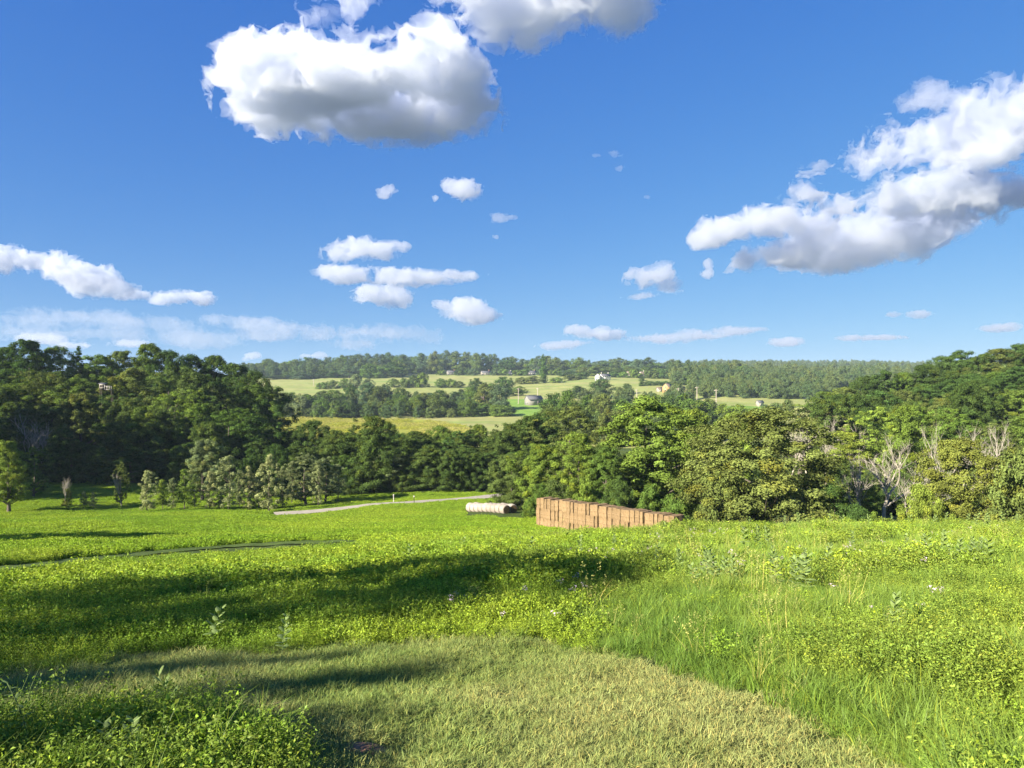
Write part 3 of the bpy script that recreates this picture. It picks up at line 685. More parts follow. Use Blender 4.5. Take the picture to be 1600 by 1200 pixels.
def scatter(name, key, x, y, smin, smax, label, cat, seed, tilt=0.12, sink=0.0, zs=None, hum=0.0, mul=1.0):
    rng = np.random.default_rng(seed); n = len(x)
    z = ground_z(x, y) - sink
    me = mesh_np(name, np.stack([x, y, z], 1), [np.zeros((0, 3), int)]) if False else bpy.data.meshes.new(name)
    me.vertices.add(n); me.vertices.foreach_set('co', np.stack([x, y, z], 1).astype(np.float32).ravel())
    rot = np.stack([rng.normal(0, tilt, n), rng.normal(0, tilt, n), rng.uniform(0, 6.283, n)], 1)
    s = rng.uniform(smin, smax, n) * mul * (1 + hum * octaves(x / 1.7, y / 1.7, np.zeros(n), 2, 88)); sv = np.stack([s, s, s * (rng.uniform(.75, 1.2, n) if zs is None else zs)], 1)
    me.attributes.new('rot', 'FLOAT_VECTOR', 'POINT').data.foreach_set('vector', rot.astype(np.float32).ravel())
    me.attributes.new('scl', 'FLOAT_VECTOR', 'POINT').data.foreach_set('vector', sv.astype(np.float32).ravel())
    k = len(HID[key].objects)
    me.attributes.new('idx', 'INT', 'POINT').data.foreach_set('value', rng.integers(0, k, n).astype(np.int32))
    me.update()
    o = obj(name, me); tag(o, label, cat, kind='stuff')
    g = bpy.data.node_groups.new(name + '_scatter', 'GeometryNodeTree')
    g.interface.new_socket('Geometry', in_out='INPUT', socket_type='NodeSocketGeometry')
    g.interface.new_socket('Geometry', in_out='OUTPUT', socket_type='NodeSocketGeometry')
    gi, go = g.nodes.new('NodeGroupInput'), g.nodes.new('NodeGroupOutput')
    ip = g.nodes.new('GeometryNodeInstanceOnPoints'); ci = g.nodes.new('GeometryNodeCollectionInfo')
    ci.inputs['Collection'].default_value = HID[key]; ci.inputs['Separate Children'].default_value = True; ci.inputs['Reset Children'].default_value = True
    ip.inputs['Pick Instance'].default_value = True
    for nm, typ, sock in (('rot', 'FLOAT_VECTOR', 'Rotation'), ('scl', 'FLOAT_VECTOR', 'Scale'), ('idx', 'INT', 'Instance Index')):
        a = g.nodes.new('GeometryNodeInputNamedAttribute'); a.data_type = typ; a.inputs['Name'].default_value = nm
        g.links.new(a.outputs['Attribute'], ip.inputs[sock])
    g.links.new(gi.outputs[0], ip.inputs['Points']); g.links.new(ci.outputs[0], ip.inputs['Instance']); g.links.new(ip.outputs[0], go.inputs[0])
    md = o.modifiers.new('scatter', 'NODES'); md.node_group = g
    return o

def jitter_grid(x0, x1, y0, y1, step, seed):
    rng = np.random.default_rng(seed)
    gx, gy = np.meshgrid(np.arange(x0, x1, step), np.arange(y0, y1, step), indexing='ij')
    x = gx.ravel() + rng.uniform(-.6, .6, gx.size) * step; y = gy.ravel() + rng.uniform(-.6, .6, gy.size) * step
    return x, y
def wedge(x, y, lo, hi, m=1.0, half=0.74):
    return (y > lo) & (y < hi) & (np.abs(x) < half * y + m)

# ---- fill of the woods: shrubs and saplings under and between the trees
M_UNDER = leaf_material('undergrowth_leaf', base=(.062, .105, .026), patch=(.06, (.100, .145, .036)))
M_FARLEAF = leaf_material('far_leaf', base=(.090, .145, .056), patch=(.012, (.150, .190, .062)))
protos('understory', [KIND[k][1].copy() for k in ('bushA', 'bushB', 'oakB')], None)
for o_ in HID['understory'].objects: o_.data.materials.clear(); o_.data.materials.append(M_UNDER)
protos('woodland', [KIND[k][1].copy() for k in ('farA', 'farB', 'farC')], None)
for o_ in HID['woodland'].objects: o_.data.materials.clear(); o_.data.materials.append(M_FARLEAF)

def wood_fill():
    A = []
    for px0, px1, Y0, Y1, step, sd in ((-60, 446, 168, 250, 5.5, 1), (440, 860, 166, 205, 4.5, 2), (760, 1130, 122, 150, 4.0, 3),
                                       (1300, 1680, 126, 180, 4.5, 4), (1280, 1700, 180, 280, 6.0, 5)):
        x, y = jitter_grid(at(px0, Y1) - 5 if px0 < CX else at(px0, Y0), at(px1, Y1) if px1 > CX else at(px1, Y0), Y0, Y1, step, 100 + sd)
        px = CX + F * x / y; k = (px > px0) & (px < px1)
        k &= ~((np.abs(px - 820) < 70) & (y < 175))
        A.append(np.stack([x[k], y[k]], 1))
    A = np.concatenate(A)
    und_s = np.where((CX + F * A[:, 0] / A[:, 1] > 1290) & (A[:, 1] < 182), .50, np.where((CX + F * A[:, 0] / A[:, 1] > 760) & (A[:, 1] < 152), .75, 1.0))
    scatter('undergrowth', 'understory', A[:, 0], A[:, 1], .5, 1.0, 'dense dark undergrowth of shrubs and saplings beneath the valley woods', 'undergrowth', 5, .05, mul=und_s)
    A = []
    for px0, px1, Y0, Y1, step, sd in ((380, 640, 1190, 1420, 15, 1), (640, 1080, 1350, 1450, 15, 2), (1050, 1420, 900, 1500, 16, 3), (880, 1700, 1800, 3150, 26, 4),
                                       (440, 860, 575, 690, 16, 6), (850, 1330, 340, 470, 12, 7), (1290, 1700, 265, 330, 10, 8), (-60, 420, 236, 300, 10, 9), (860, 1080, 640, 720, 14, 10), (1078, 1300, 715, 905, 13, 11)):
        x, y = jitter_grid(at(px0, Y1 if px0 < CX else Y0), at(px1, Y1 if px1 > CX else Y0), Y0, Y1, step, 200 + sd)
        px = CX + F * x / y; k = (px > px0) & (px < px1)
        k &= ~((px > 735) & (px < 905) & (y > 560) & (y < 780)) & ~((px > 1090) & (px < 1280) & (y > 410) & (y < 712))
        A.append(np.stack([x[k], y[k]], 1))
    A = np.concatenate(A)
    scatter('distant_wood', 'woodland', A[:, 0], A[:, 1], .45, 1.2, 'far-off wooded ridges and filled-in forest reading as one green mass', 'forest', 6, .05,
            mul=np.clip(np.hypot(A[:, 0], A[:, 1]) / 1100, .55, 1))
wood_fill()

# ---- grass and weeds
def tuft(seed, n, rad, h, w, lean=.45, segs=3, warmp=.1, hvar=.5):
    rng = np.random.default_rng(seed)
    a = rng.uniform(0, 6.283, n); r = rad * np.sqrt(rng.uniform(0, 1, n)); B = np.stack([r * np.cos(a), r * np.sin(a), np.full(n, -.03)], 1)
    da = a + rng.normal(0, 1.2, n); D = np.stack([np.cos(da), np.sin(da), np.zeros(n)], 1)
    L = h * (1 - hvar * rng.uniform(0, 1, n)); le = lean * rng.uniform(.2, 1.6, n)
    S = np.stack([-np.sin(da), np.cos(da), np.zeros(n)], 1)
    tw = rng.normal(0, .6, n)[:, None]; S = S + D * tw; S /= np.linalg.norm(S, axis=1)[:, None]
    rows = []
    for i in range(segs + 1):
        s = i / segs
        c = B + D * (le * L * s ** 2)[:, None] + np.array([0, 0, 1]) * (L * (s - .35 * le * s ** 2.5))[:, None]
        ww = w * (1 - s ** 1.6) * rng.uniform(.9, 1.1) + w * .06
        rows.append(np.stack([c - S * ww * .5, c + S * ww * .5], 1))
    V = np.stack(rows, 1).reshape(-1, 3)         # n, segs+1, 2
    b = (np.arange(n) * (segs + 1) * 2)[:, None] + (np.arange(segs) * 2)[None, :]
    Q = np.stack([b, b + 1, b + 3, b + 2], -1).reshape(-1, 4)
    ti = np.repeat(rng.uniform(.55, 1.45, n), segs); wa = np.repeat(np.where(rng.uniform(0, 1, n) < warmp, rng.uniform(.4, 1, n), rng.uniform(0, .12, n)), segs)
    return V, Q, ti, wa
def leafy(seed, n, rad, h, ls, warmp=.1, top=.55, aspect=.62):
    rng = np.random.default_rng(seed); ns = max(4, n // 14)
    a = rng.uniform(0, 6.283, ns); r = rad * np.sqrt(rng.uniform(0, 1, ns)); ln = rng.normal(0, .22, (ns, 2))
    hs = h * rng.uniform(.6, 1.0, ns); k = rng.integers(0, ns, n); s = rng.uniform(0, 1, n) ** top
    P = np.stack([r[k] * np.cos(a[k]) + ln[k, 0] * hs[k] * s, r[k] * np.sin(a[k]) + ln[k, 1] * hs[k] * s, hs[k] * s], 1)
    d = rng.normal(size=(n, 3)); d[:, 2] = np.abs(d[:, 2]) * .4; P = P + d * ls * .7
    Nr = rng.normal(size=(n, 3)) * .55 + np.array([0, 0, .9]); Nr /= np.linalg.norm(Nr, axis=1)[:, None]
    V, Q = leaf_quads(rng, P, Nr, ls, aspect)
    return V, Q, rng.uniform(.7, 1.3, ns)[k] * rng.uniform(.55, 1.45, n), np.where(rng.uniform(0, 1, n) < warmp, rng.uniform(.3, 1, n), .05)
def join(name, *parts):
    V, Q, T, W = [], [], [], []; o = 0
    for v, q, t, w in parts: V.append(v); Q.append(q + o); T.append(t); W.append(w); o += len(v)
    return mesh_np(name, np.concatenate(V), np.concatenate(Q), {'tint': np.concatenate(T), 'warm': np.concatenate(W)})

M_GRASS = leaf_material('grass_blade', .30, (.128, .222, .034), (.35, (.200, .285, .045)), (1.9, 1.35, .9), .015)
M_CLOVER = leaf_material('clover_leaf', .26, (.180, .290, .030), (.22, (.290, .375, .036)), (1.5, 1.2, .7), .015)
M_WEED = leaf_material('yellow_weed', .30, (.220, .290, .040), (.8, (.160, .245, .036)), (1.5, 1.2, .9), .015)
M_SEED = leaf_material('seed_head', .27, (.42, .42, .13), None, (1.3, 1.1, .9), .015)
M_MOWN = leaf_material('mown_grass', .24, (.265, .300, .100), (.45, (.185, .260, .062)), (1.7, 1.25, 1.15), .015)
M_MEADOW = leaf_material('meadow_patch', .28, (.200, .320, .024), (.07, (.290, .390, .034)), (1.4, 1.15, .8), .015)
M_FLOWER = leaf_material('clover_flower', .22, (.62, .50, .56), None, (1, 1, 1), .015)
M_GOLD = leaf_material('goldenrod_bloom', .22, (.33, .35, .05), (.03, (.38, .36, .13)), (1.5, 1.3, .8), .015)

protos('grassnear', [join('grassnear', tuft(i, 80, .17, .38, .009, .75, 4, .10), tuft(i + 50, 50, .18, .22, .009, 1.0, 3, .2)) for i in range(5)], M_GRASS)
protos('grassmid', [join('grassmid', tuft(i + 10, 100, .36, .38, .018, .75, 3, .12), tuft(i + 60, 50, .36, .22, .018, 1.0, 2, .2)) for i in range(5)], M_GRASS)
protos('clovernear', [join('clovernear', leafy(i + 20, 420, .22, .28, .028), tuft(i + 70, 16, .2, .42, .009, .5, 3)) for i in range(5)], M_CLOVER)
protos('clovermid', [join('clovermid', leafy(i + 25, 560, .42, .34, .048), tuft(i + 75, 20, .4, .46, .018, .5, 3)) for i in range(5)], M_CLOVER)
protos('weednear', [join('weednear', leafy(i + 30, 380, .18, .40, .024, .15, .4, .45), tuft(i + 80, 14, .12, .5, .006, .3, 3)) for i in range(4)], M_WEED)
protos('weedmid', [join('weedmid', leafy(i + 35, 320, .34, .42, .05, .15, .45, .45)) for i in range(4)], M_WEED)
protos('seedtop', [join('seedtop', tuft(i + 90, 16, .12, .62, .005, .45, 4, .3), leafy(i + 40, 120, .14, .66, .020, .2, .16, .4)) for i in range(4)], M_SEED)
protos('mownturf', [join('mownturf', tuft(i + 100, 170, .20, .075, .0052, 1.0, 2, .22, .6), tuft(i + 110, 70, .2, .05, .006, 1.6, 2, .45)) for i in range(6)], M_MOWN)
protos('meadowpatch', [join('meadowpatch', leafy(i + 45, 1000, 1.0, .28, .085, .1, .5), tuft(i + 120, 220, 1.0, .32, .03, .7, 2, .15)) for i in range(5)], M_MEADOW)
protos('stubble', [join('stubble', tuft(i + 130, 420, 1.0, .16, .032, .8, 2, .25), leafy(i + 47, 200, 1.0, .16, .09, .1, .5)) for i in range(4)], M_MEADOW)
protos('flower', [join('flower', leafy(1, 26, .012, .46, .022, 0, .03, .8))], M_FLOWER)
protos('goldpatch', [join('goldpatch', leafy(i + 55, 160, 1.6, .9, .30, .3, .35)) for i in range(3)], M_GOLD)

MOWN = [(540,2600),(520,1300),(490,1240),(452,1180),(340,1132),(150,1122),(-300,1180),(-300,1048),(0,1044),(200,1030),(420,1014),(700,1002),(850,1008),(1000,1040),(1150,1085),(1290,1130),(1400,1200),(1500,1300),(1900,2600)]
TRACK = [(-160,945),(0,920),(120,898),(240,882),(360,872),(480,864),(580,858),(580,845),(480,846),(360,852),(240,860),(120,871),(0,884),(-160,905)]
rd = np.array(ROAD)
def off_road(x, y, w=3.4):
    d = np.full(x.shape, 1e9)
    for (ax, ay), (bx, by) in zip(rd[:-1], rd[1:]):
        t = np.clip(((x - ax) * (bx - ax) + (y - ay) * (by - ay)) / ((bx - ax) ** 2 + (by - ay) ** 2), 0, 1)
        d = np.minimum(d, np.hypot(x - ax - t * (bx - ax), y - ay - t * (by - ay)))
    return d > w
def on_ground(x, y):
    return project(x, np.maximum(y, .5), ground_z(x, y, False))
def clover_share(px, py):
    """Share of leafy clover against grass: clover at left, grass at right."""
    return np.clip((1020 - px) / 330, 0.04, .96) * np.where(py > 1040, .35, 1)

def plant_grass():
    rng = np.random.default_rng(3)
    # mown path
    x, y = jitter_grid(-16, 12, 1.8, 18, .085, 1); k = wedge(x, y, 1.8, 18, 2.5); x, y = x[k], y[k]
    px, py = on_ground(x, y); q = np.zeros_like(x)
    wob = 14 * vnoise(x * 1.3, y * 1.3, q, 4)
    fz = 9 * vnoise(x * 6, y * 6, q, 5)
    m = in_poly(px + wob + fz * 2, py + wob * .5 + fz, MOWN)
    bare = vnoise(x * 1.1 + 3, y * 1.1, q, 8) + .5 * vnoise(x * 3, y * 3, q, 9)
    soil = (np.hypot((px - 570) / 50, (py - 1178) / 9) < 1) | (np.hypot((px - 440) / 50, (py - 1104) / 8) < 1)
    m &= (bare < 1.02) & ~(soil & (rng.uniform(0, 1, len(x)) < .93))
    scatter('mown_grass', 'mownturf', x[m], y[m], .75, 1.2, 'short yellowish mown grass of the path curving through the meadow', 'grass', 11, .15)
    # tall meadow close by
    def tall(lo, hi, step, sd, keys, smin, smax):
        x, y = jitter_grid(-hi * .8 - 3, hi * .8 + 3, lo * .8, hi, step, sd); k = wedge(x, y, lo * .8 if lo < 5 else lo, hi, 3.6); x, y = x[k], y[k]
        px, py = on_ground(x, y); q = np.zeros_like(x)
        wob = 16 * vnoise(x * 1.1, y * 1.1, q, 4)
        fz = 8 * vnoise(x * 5, y * 5, q, 7)
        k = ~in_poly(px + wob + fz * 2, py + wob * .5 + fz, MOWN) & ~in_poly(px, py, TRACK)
        x, y, px, py = x[k], y[k], px[k], py[k]; q = q[k]
        edge = sum(in_poly(px + dx * 46, py + dy * 24, MOWN).astype(float) for dx, dy in ((1, 0), (-1, 0), (0, 1), (0, -1), (.7, .7), (-.7, .7), (.7, -.7), (-.7, -.7))) / 5
        low = 1 - .5 * np.clip(edge, 0, 1)           # growth is shorter along the mown edge
        u = rng.uniform(0, 1, len(x)); cs = clover_share(px + 300 * vnoise(x * .15, y * .15, q, 6) + 160 * vnoise(x * .6, y * .6, q, 66), py)
        wn = vnoise(x * .55, y * .55, q, 15) + .5 * vnoise(x * 1.6, y * 1.6, q, 16)
        isc = u < cs
        wd = ~isc & (wn > .30) & (rng.uniform(0, 1, len(x)) < .6)
        sd_ = ~isc & ~wd & (wn < -.28) & (rng.uniform(0, 1, len(x)) < .07)
        gr = ~isc & ~wd & ~sd_
        near = np.clip((y - 2) / 3, .6, 1)
        nm = 'near' if hi < 14 else 'far'
        scatter('meadow_clover', keys[0], x[isc], y[isc], smin, smax, f'leafy clover and weeds covering the {nm} left of the meadow', 'weeds', 20 + sd, hum=.38, mul=low[isc])
        scatter('meadow_grass', keys[1], x[gr], y[gr], smin, smax, f'tall green grass of the {nm} part of the meadow', 'grass', 21 + sd, hum=.38, mul=low[gr])
        scatter('yellow_weeds', keys[2], x[wd], y[wd], smin, smax, f'yellow-green feathery weeds in drifts through the {nm} meadow grass', 'weeds', 22 + sd, hum=.38, mul=low[wd])
        scatter('seeding_grass', keys[3], x[sd_], y[sd_], smin, smax * 1.05, f'pale seed heads standing over the {nm} meadow grass', 'grass', 23 + sd, hum=.38, mul=low[sd_])
    tall(2.4, 13, .17, 31, ('clovernear', 'grassnear', 'weednear', 'seedtop'), .75, 1.15)
    tall(13, 42, .30, 32, ('clovermid', 'grassmid', 'weedmid', 'seedtop'), .8, 1.2)
    # the hay meadow running down to the road
    x, y = jitter_grid(-125, 75, 40, 168, .85, 41); k = wedge(x, y, 40, 168, 3) & off_road(x, y); x, y = x[k], y[k]
    px, py = on_ground(x, y); q = np.zeros_like(x)
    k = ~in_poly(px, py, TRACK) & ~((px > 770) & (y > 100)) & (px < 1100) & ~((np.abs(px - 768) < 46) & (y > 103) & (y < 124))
    x, y, px = x[k], y[k], px[k]; q = q[k]
    dull = (px > 420) & (vnoise(x * .06, y * .11, q, 18) > -.1) & (y > 60)
    scatter('hay_meadow_growth', 'meadowpatch', x[~dull], y[~dull], .75, 1.2, 'bright green leafy growth of the hay meadow sloping to the road', 'grass', 42, .06)
    scatter('hay_meadow_stubble', 'stubble', x[dull], y[dull], .8, 1.2, 'shorter regrowing grass on the mown lower hay meadow', 'grass', 43, .06)
    # clover blossoms
    x, y = jitter_grid(-12, 30, 3.5, 30, .9, 51); k = wedge(x, y, 3.5, 30, 0); x, y = x[k], y[k]
    px, py = on_ground(x, y); q = np.zeros_like(x)
    k = ~in_poly(px, py - 12, MOWN) & (vnoise(x * .4, y * .4, q, 19) > .22) & (px > 700)
    scatter('clover_blossoms', 'flower', x[k], y[k], .8, 1.1, 'scattered pale pink clover blossoms in the meadow grass', 'flowers', 52)
    # goldenrod in the yellow field
    x, y = jitter_grid(-230, 40, 340, 600, 3.2, 61); k = in_poly(x, y, YELLOW) & (vnoise(x / 22, y / 60, np.zeros_like(x), 27) > -.35)
    scatter('goldenrod', 'goldpatch', x[k], y[k], .8, 1.3, 'drifts of yellow blooms across the flat field beyond the thicket', 'flowers', 62)
plant_grass()

# mown track curving across the left of the meadow, its shade painted in, and a bare patch in the mown grass
def foot(px, py):
    for Y in np.arange(2.2, 90, .1):
        if CY - F * gz(at(px, Y), Y) / Y <= py: break
    return at(px, Y), Y
M_TRACK = ground_material('mown_track_shade', [(0.3, (0.05, 0.08, 0.018)), (0.7, (0.10, 0.14, 0.03))], 1.5)  # dark green stands in for the shade lying on the mown track
tag(strip('mown_track_shade', [foot(px, py) for px, py in [(-160, 912), (-60, 898), (0, 891), (120, 877), (240, 865), (360, 856), (470, 850), (540, 848)]], 1.7, M_TRACK, .06, 160), kind='structure')
M_SOIL = ground_material('bare_soil', [(0.3, (0.16, 0.085, 0.045)), (0.7, (0.30, 0.17, 0.10))], 9)
def soil_patch(px, py, rx, ry, seed):
    x0, y0 = foot(px, py); n = 28; th = np.arange(n) * 2 * math.pi / n
    V = [(x0, y0, gz(x0, y0) + .03)]
    for f in (.5, 1.0):
        r = f * (1 + .3 * vnoise(np.cos(th) * 1.5, np.sin(th) * 1.5, np.full(n, f), seed)); X = x0 + rx * r * np.cos(th); Y = y0 + ry * r * np.sin(th)
        Z = ground_z(X, Y) + (.025 if f < 1 else -.01); V += list(zip(X, Y, Z))
    fc = [(0, 1 + i, 1 + (i + 1) % n) for i in range(n)] + [(1 + i, 1 + n + i, 1 + n + (i + 1) % n, 1 + (i + 1) % n) for i in range(n)]
    m_ = MB(); m_.add(V, fc); tag(obj('bare_soil', m_.mesh('bare_soil', True), M_SOIL), kind='structure')
soil_patch(570, 1178, .20, .10, 3); soil_patch(436, 1108, .16, .12, 4)
# ------------------------------------------------------------------ milkweed and other tall plants
def leaf_blade(mb, p, az, el, L, W, droop=.3):
    """A pointed oval leaf as a small folded strip."""
    d = np.array([math.cos(az) * math.cos(el), math.sin(az) * math.cos(el), math.sin(el)]); s = np.array([-math.sin(az), math.cos(az), 0])
    up = np.cross(d, s) * -1
    V = []; n = 6
    for i in range(n):
        u = i / (n - 1); w = W * (math.sin(math.pi * min(1, .08 + .92 * u)) ** .8) * .5
        c = p + d * L * u - np.array([0, 0, 1]) * droop * L * u * u
        V += [c - s * w + up * w * .35, c, c + s * w + up * w * .35]
    F = []
    for i in range(n - 1):
        for k in (0, 1): a = i * 3 + k; F.append((a, a + 1, a + 4, a + 3))
    mb.add(V, F)
def tall_plant(name, seed, H, pairs, L, W, el, opp=True, stems=1):
    rng = random.Random(seed); st, lf = MB(), MB()
    for k in range(stems):
        bx, by = rng.uniform(-.1, .1) * (stems > 1), rng.uniform(-.1, .1) * (stems > 1); lx, ly = rng.uniform(-.12, .12), rng.uniform(-.12, .12); h = H * rng.uniform(.8, 1)
        P = [(bx + lx * t * t, by + ly * t * t, h * t - .05) for t in np.linspace(0, 1, 7)]
        st.tube(P, np.linspace(.007, .003, 7), 5); a0 = rng.uniform(0, 6)
        for i in range(pairs):
            t = .22 + .78 * i / (pairs - 1); p = np.array([bx + lx * t * t, by + ly * t * t, h * t - .05])
            for s in ((0, math.pi) if opp else (0,)):
                f = 1.0 - .5 * abs(t - .5) * 1.2
                leaf_blade(lf, p, a0 + i * (1.57 if opp else 2.4) + s + rng.uniform(-.3, .3), el * (.5 + t * .9) + rng.uniform(-.15, .15), L * f * rng.uniform(.85, 1.1), W * f, rng.uniform(.15, .5))
    s_, l_ = st.mesh(name + '_stem', True), lf.mesh(name + '_leaves', True)
    s_.materials.append(M_STEM); l_.materials.append(M_MILK)
    return s_, l_
M_STEM = simple('green_stem', (.12, .17, .05), .7, .2, 8)
m_, t_, o_ = mat('milkweed_leaf')
tc_ = N(t_, 'ShaderNodeTexCoord'); n_ = noise_node(t_, 6, 3, .6, tc_.outputs['Object'])
p_ = N(t_, 'ShaderNodeBsdfPrincipled'); p_.inputs['Roughness'].default_value = .6; p_.inputs['Specular IOR Level'].default_value = .2
r_ = ramp(t_, n_.outputs[0], [(.3, (.16, .24, .06)), (.7, (.26, .33, .11))]); t_.links.new(r_.outputs[0], p_.inputs['Base Color'])
tr_ = N(t_, 'ShaderNodeBsdfTranslucent'); tr_.inputs[0].default_value = (.24, .33, .05, 1); mx_ = N(t_, 'ShaderNodeMixShader'); mx_.inputs[0].default_value = .25
t_.links.new(p_.outputs[0], mx_.inputs[1]); t_.links.new(tr_.outputs[0], mx_.inputs[2]); t_.links.new(mx_.outputs[0], o_.inputs[0])
M_MILK = m_
MILK = [tall_plant('milkweed', 1, .74, 10, .20, .085, .75), tall_plant('milkweed', 2, .68, 9, .21, .095, .6), tall_plant('milkweed', 3, .80, 11, .19, .08, .85)]
NARROW = [tall_plant('tall_weed', 4, .50, 7, .19, .030, .8), tall_plant('tall_weed', 5, .50, 12, .085, .022, .3, False)]
def herb(px, py, kinds, i, s, label, group, name, cat):
    # walk down the sight line to the ground under the plant's foot
    lo, hi = 2.0, 60.0
    for Y in np.arange(2.2, 60, .05):
        if CY - F * gz(at(px, Y), Y) / Y <= py: break
    st, lf = kinds[i % len(kinds)]; x = at(px, Y)
    e = empty(name, (x, Y, gz(x, Y)), rng0.uniform(0, 6.28), (s, s, s)); tag(e, label, cat, group)
    obj('stem', st, None, e); obj('leaves', lf, None, e)
G = 'milkweed plants in the meadow'
herb(268, 1132, [NARROW[0]], 0, .95, 'tall long-leaved weed standing over the left weed clump beside the mown path', None, 'tall_weed', 'plant')
herb(46, 1180, [NARROW[1]], 1, 1.0, 'tall slim weed with stepped small leaves at the left edge', None, 'tall_weed', 'plant')
herb(178, 1215, [MILK[1]], 0, .48, 'pale green leafy plant at the bottom left, left of its twin', None, 'leafy_plant', 'plant')
herb(200, 1212, [MILK[1]], 0, .52, 'pale green leafy plant at the bottom left, right of its twin', None, 'leafy_plant', 'plant')
herb(331, 1012, MILK, 1, .72, 'pale milkweed catching the sun at the edge of the tree shadow', None, 'milkweed_plant', 'plant')
herb(441, 1026, MILK, 0, .66, 'pale milkweed inside the long tree shadow', None, 'milkweed_plant', 'plant')
herb(1396, 1010, MILK, 2, .8, 'milkweed with upright silvery leaves alone in the right meadow', None, 'milkweed_plant', 'plant')
for i, (px, py) in enumerate([(1236, 905), (1250, 912), (1258, 898), (1244, 922), (1214, 918), (1209, 893), (1290, 892), (1262, 925)]):
    herb(px, py + 8, MILK, i, rng0.uniform(.75, 1.0), 'milkweed plant in the dense clump in the middle of the right meadow', 'milkweed clump in the middle of the meadow', 'milkweed_plant', 'plant')
for i, (px, py) in enumerate([(1100, 912), (1108, 905), (1062, 896), (1118, 918), (1132, 910), (1146, 916), (1028, 892), (1090, 925)]):
    herb(px, py + 6, MILK, i, rng0.uniform(.75, 1.0), 'milkweed plant in the clump at the right end of the tree shadow', 'milkweed clump at the end of the shadow', 'milkweed_plant', 'plant')
for i, (px, py) in enumerate([(1440, 868), (1452, 878), (1474, 868), (1500, 880), (1512, 886), (1530, 884), (1420, 872), (1545, 890), (1520, 874), (1488, 888)]):
    herb(px, py + 6, MILK, i, rng0.uniform(.75, 1.0), 'milkweed plant in the clump below the crest at right', 'milkweed clump below the crest', 'milkweed_plant', 'plant')
for i, px in enumerate([1040, 1168, 1248, 1300, 1312, 1394, 1458, 1466, 1478, 1510, 1522, 1540, 1544, 1566, 1590, 1602, 1424, 1226, 1360]):
    x = at(px, 33); Y = 31 + rng0.uniform(-1.5, 2.5)
    st, lf = MILK[i % 3]; e = empty('milkweed_plant', (at(px, Y), Y, gz(at(px, Y), Y)), rng0.uniform(0, 6), (rng0.uniform(.85, 1.15),) * 3)
    tag(e, 'milkweed plant standing along the crest of the meadow against the dark trees', 'plant', 'milkweed along the crest')
    obj('stem', st, None, e); obj('leaves', lf, None, e)
for i, (px, py) in enumerate([(815, 866), (828, 872), (960, 860), (975, 868), (1164, 858), (1184, 855), (1202, 856), (640, 886), (905, 878), (1330, 862), (720, 862)]):
    herb(px, py + 6, MILK, i, rng0.uniform(.8, 1.05), 'single milkweed plant dotted over the middle of the meadow', 'single milkweeds over the middle meadow', 'milkweed_plant', 'plant')

# ------------------------------------------------------------------ hay wall and round bales
def hay_material(name, c0, c1, scale, stretch):
    m, t, o = mat(name); p = N(t, 'ShaderNodeBsdfPrincipled'); p.inputs['Roughness'].default_value = .95; p.inputs['Specular IOR Level'].default_value = .1
    tc = N(t, 'ShaderNodeTexCoord'); mp = N(t, 'ShaderNodeMapping'); mp.inputs['Scale'].default_value = stretch
    t.links.new(tc.outputs['Object'], mp.inputs['Vector']); n = noise_node(t, scale, 6, .7, mp.outputs[0])
    oi = N(t, 'ShaderNodeObjectInfo'); hv = N(t, 'ShaderNodeMapRange'); hv.inputs['To Min'].default_value = .84; hv.inputs['To Max'].default_value = 1.12
    t.links.new(oi.outputs['Random'], hv.inputs['Value'])
    r = ramp(t, n.outputs[0], [(.35, c0), (.68, c1)]); c = mixc(t, 1.0, r.outputs[0], hv.outputs[0], 'MULTIPLY')
    t.links.new(c, p.inputs['Base Color'])
    b = N(t, 'ShaderNodeBump'); b.inputs['Strength'].default_value = .9; b.inputs['Distance'].default_value = .06
    t.links.new(n.outputs[0], b.inputs['Height']); t.links.new(b.outputs[0], p.inputs['Normal'])
    t.links.new(p.outputs[0], o.inputs[0]); return m
M_HAY = hay_material('stacked_hay', (.145, .096, .046), (.29, .200, .108), 8, (1, 1, .3))
M_TWINE = simple('baler_twine', (.34, .24, .13), .8, .2, 8)
M_NET = hay_material('net_wrap', (.25, .21, .165), (.36, .315, .26), 4, (.3, 1, 1))
M_HAYEND = hay_material('hay_end', (.12, .075, .035), (.22, .14, .07), 5, (1, 1, 1))

def rounded_box(w, d, h, seed, r=.07, amp=.035, n=7):
    """A bale: a box with rounded edges and a rough, bulging surface (centred in x and y, z from 0)."""
    V, Q = [], []; o = 0
    for ax in range(3):
        for sg in (-1, 1):
            g = np.linspace(-1, 1, n); A, B = np.meshgrid(g, g, indexing='ij'); P = np.zeros((n, n, 3))
            P[..., ax] = sg; P[..., (ax + 1) % 3] = A; P[..., (ax + 2) % 3] = B
            i = np.arange(n - 1)[:, None] * n; j = np.arange(n - 1)[None, :]
            q = np.stack([i + j, i + n + j, i + n + j + 1, i + j + 1], -1).reshape(-1, 4)
            V.append(P.reshape(-1, 3)); Q.append((q if sg > 0 else q[:, ::-1]) + o); o += n * n
    V = np.concatenate(V); Q = np.concatenate(Q)
    hd = np.array([w, d, h]) / 2; P = V * hd; inner = np.clip(P, -(hd - r), hd - r); dv = P - inner; l = np.linalg.norm(dv, axis=1)
    P = inner + dv / np.maximum(l, 1e-6)[:, None] * np.minimum(l, r)[:, None]
    nn = P / hd; nn /= np.linalg.norm(nn, axis=1)[:, None]
    P = P + nn * (amp * octaves(P[:, 0] * 3 + seed, P[:, 1] * 3, P[:, 2] * 3, 3, seed))[:, None]
    P[:, 2] += h / 2
    return P, Q
BW, BD, BH, NL = .62, 1.5, 1.15, 3
BALES = []
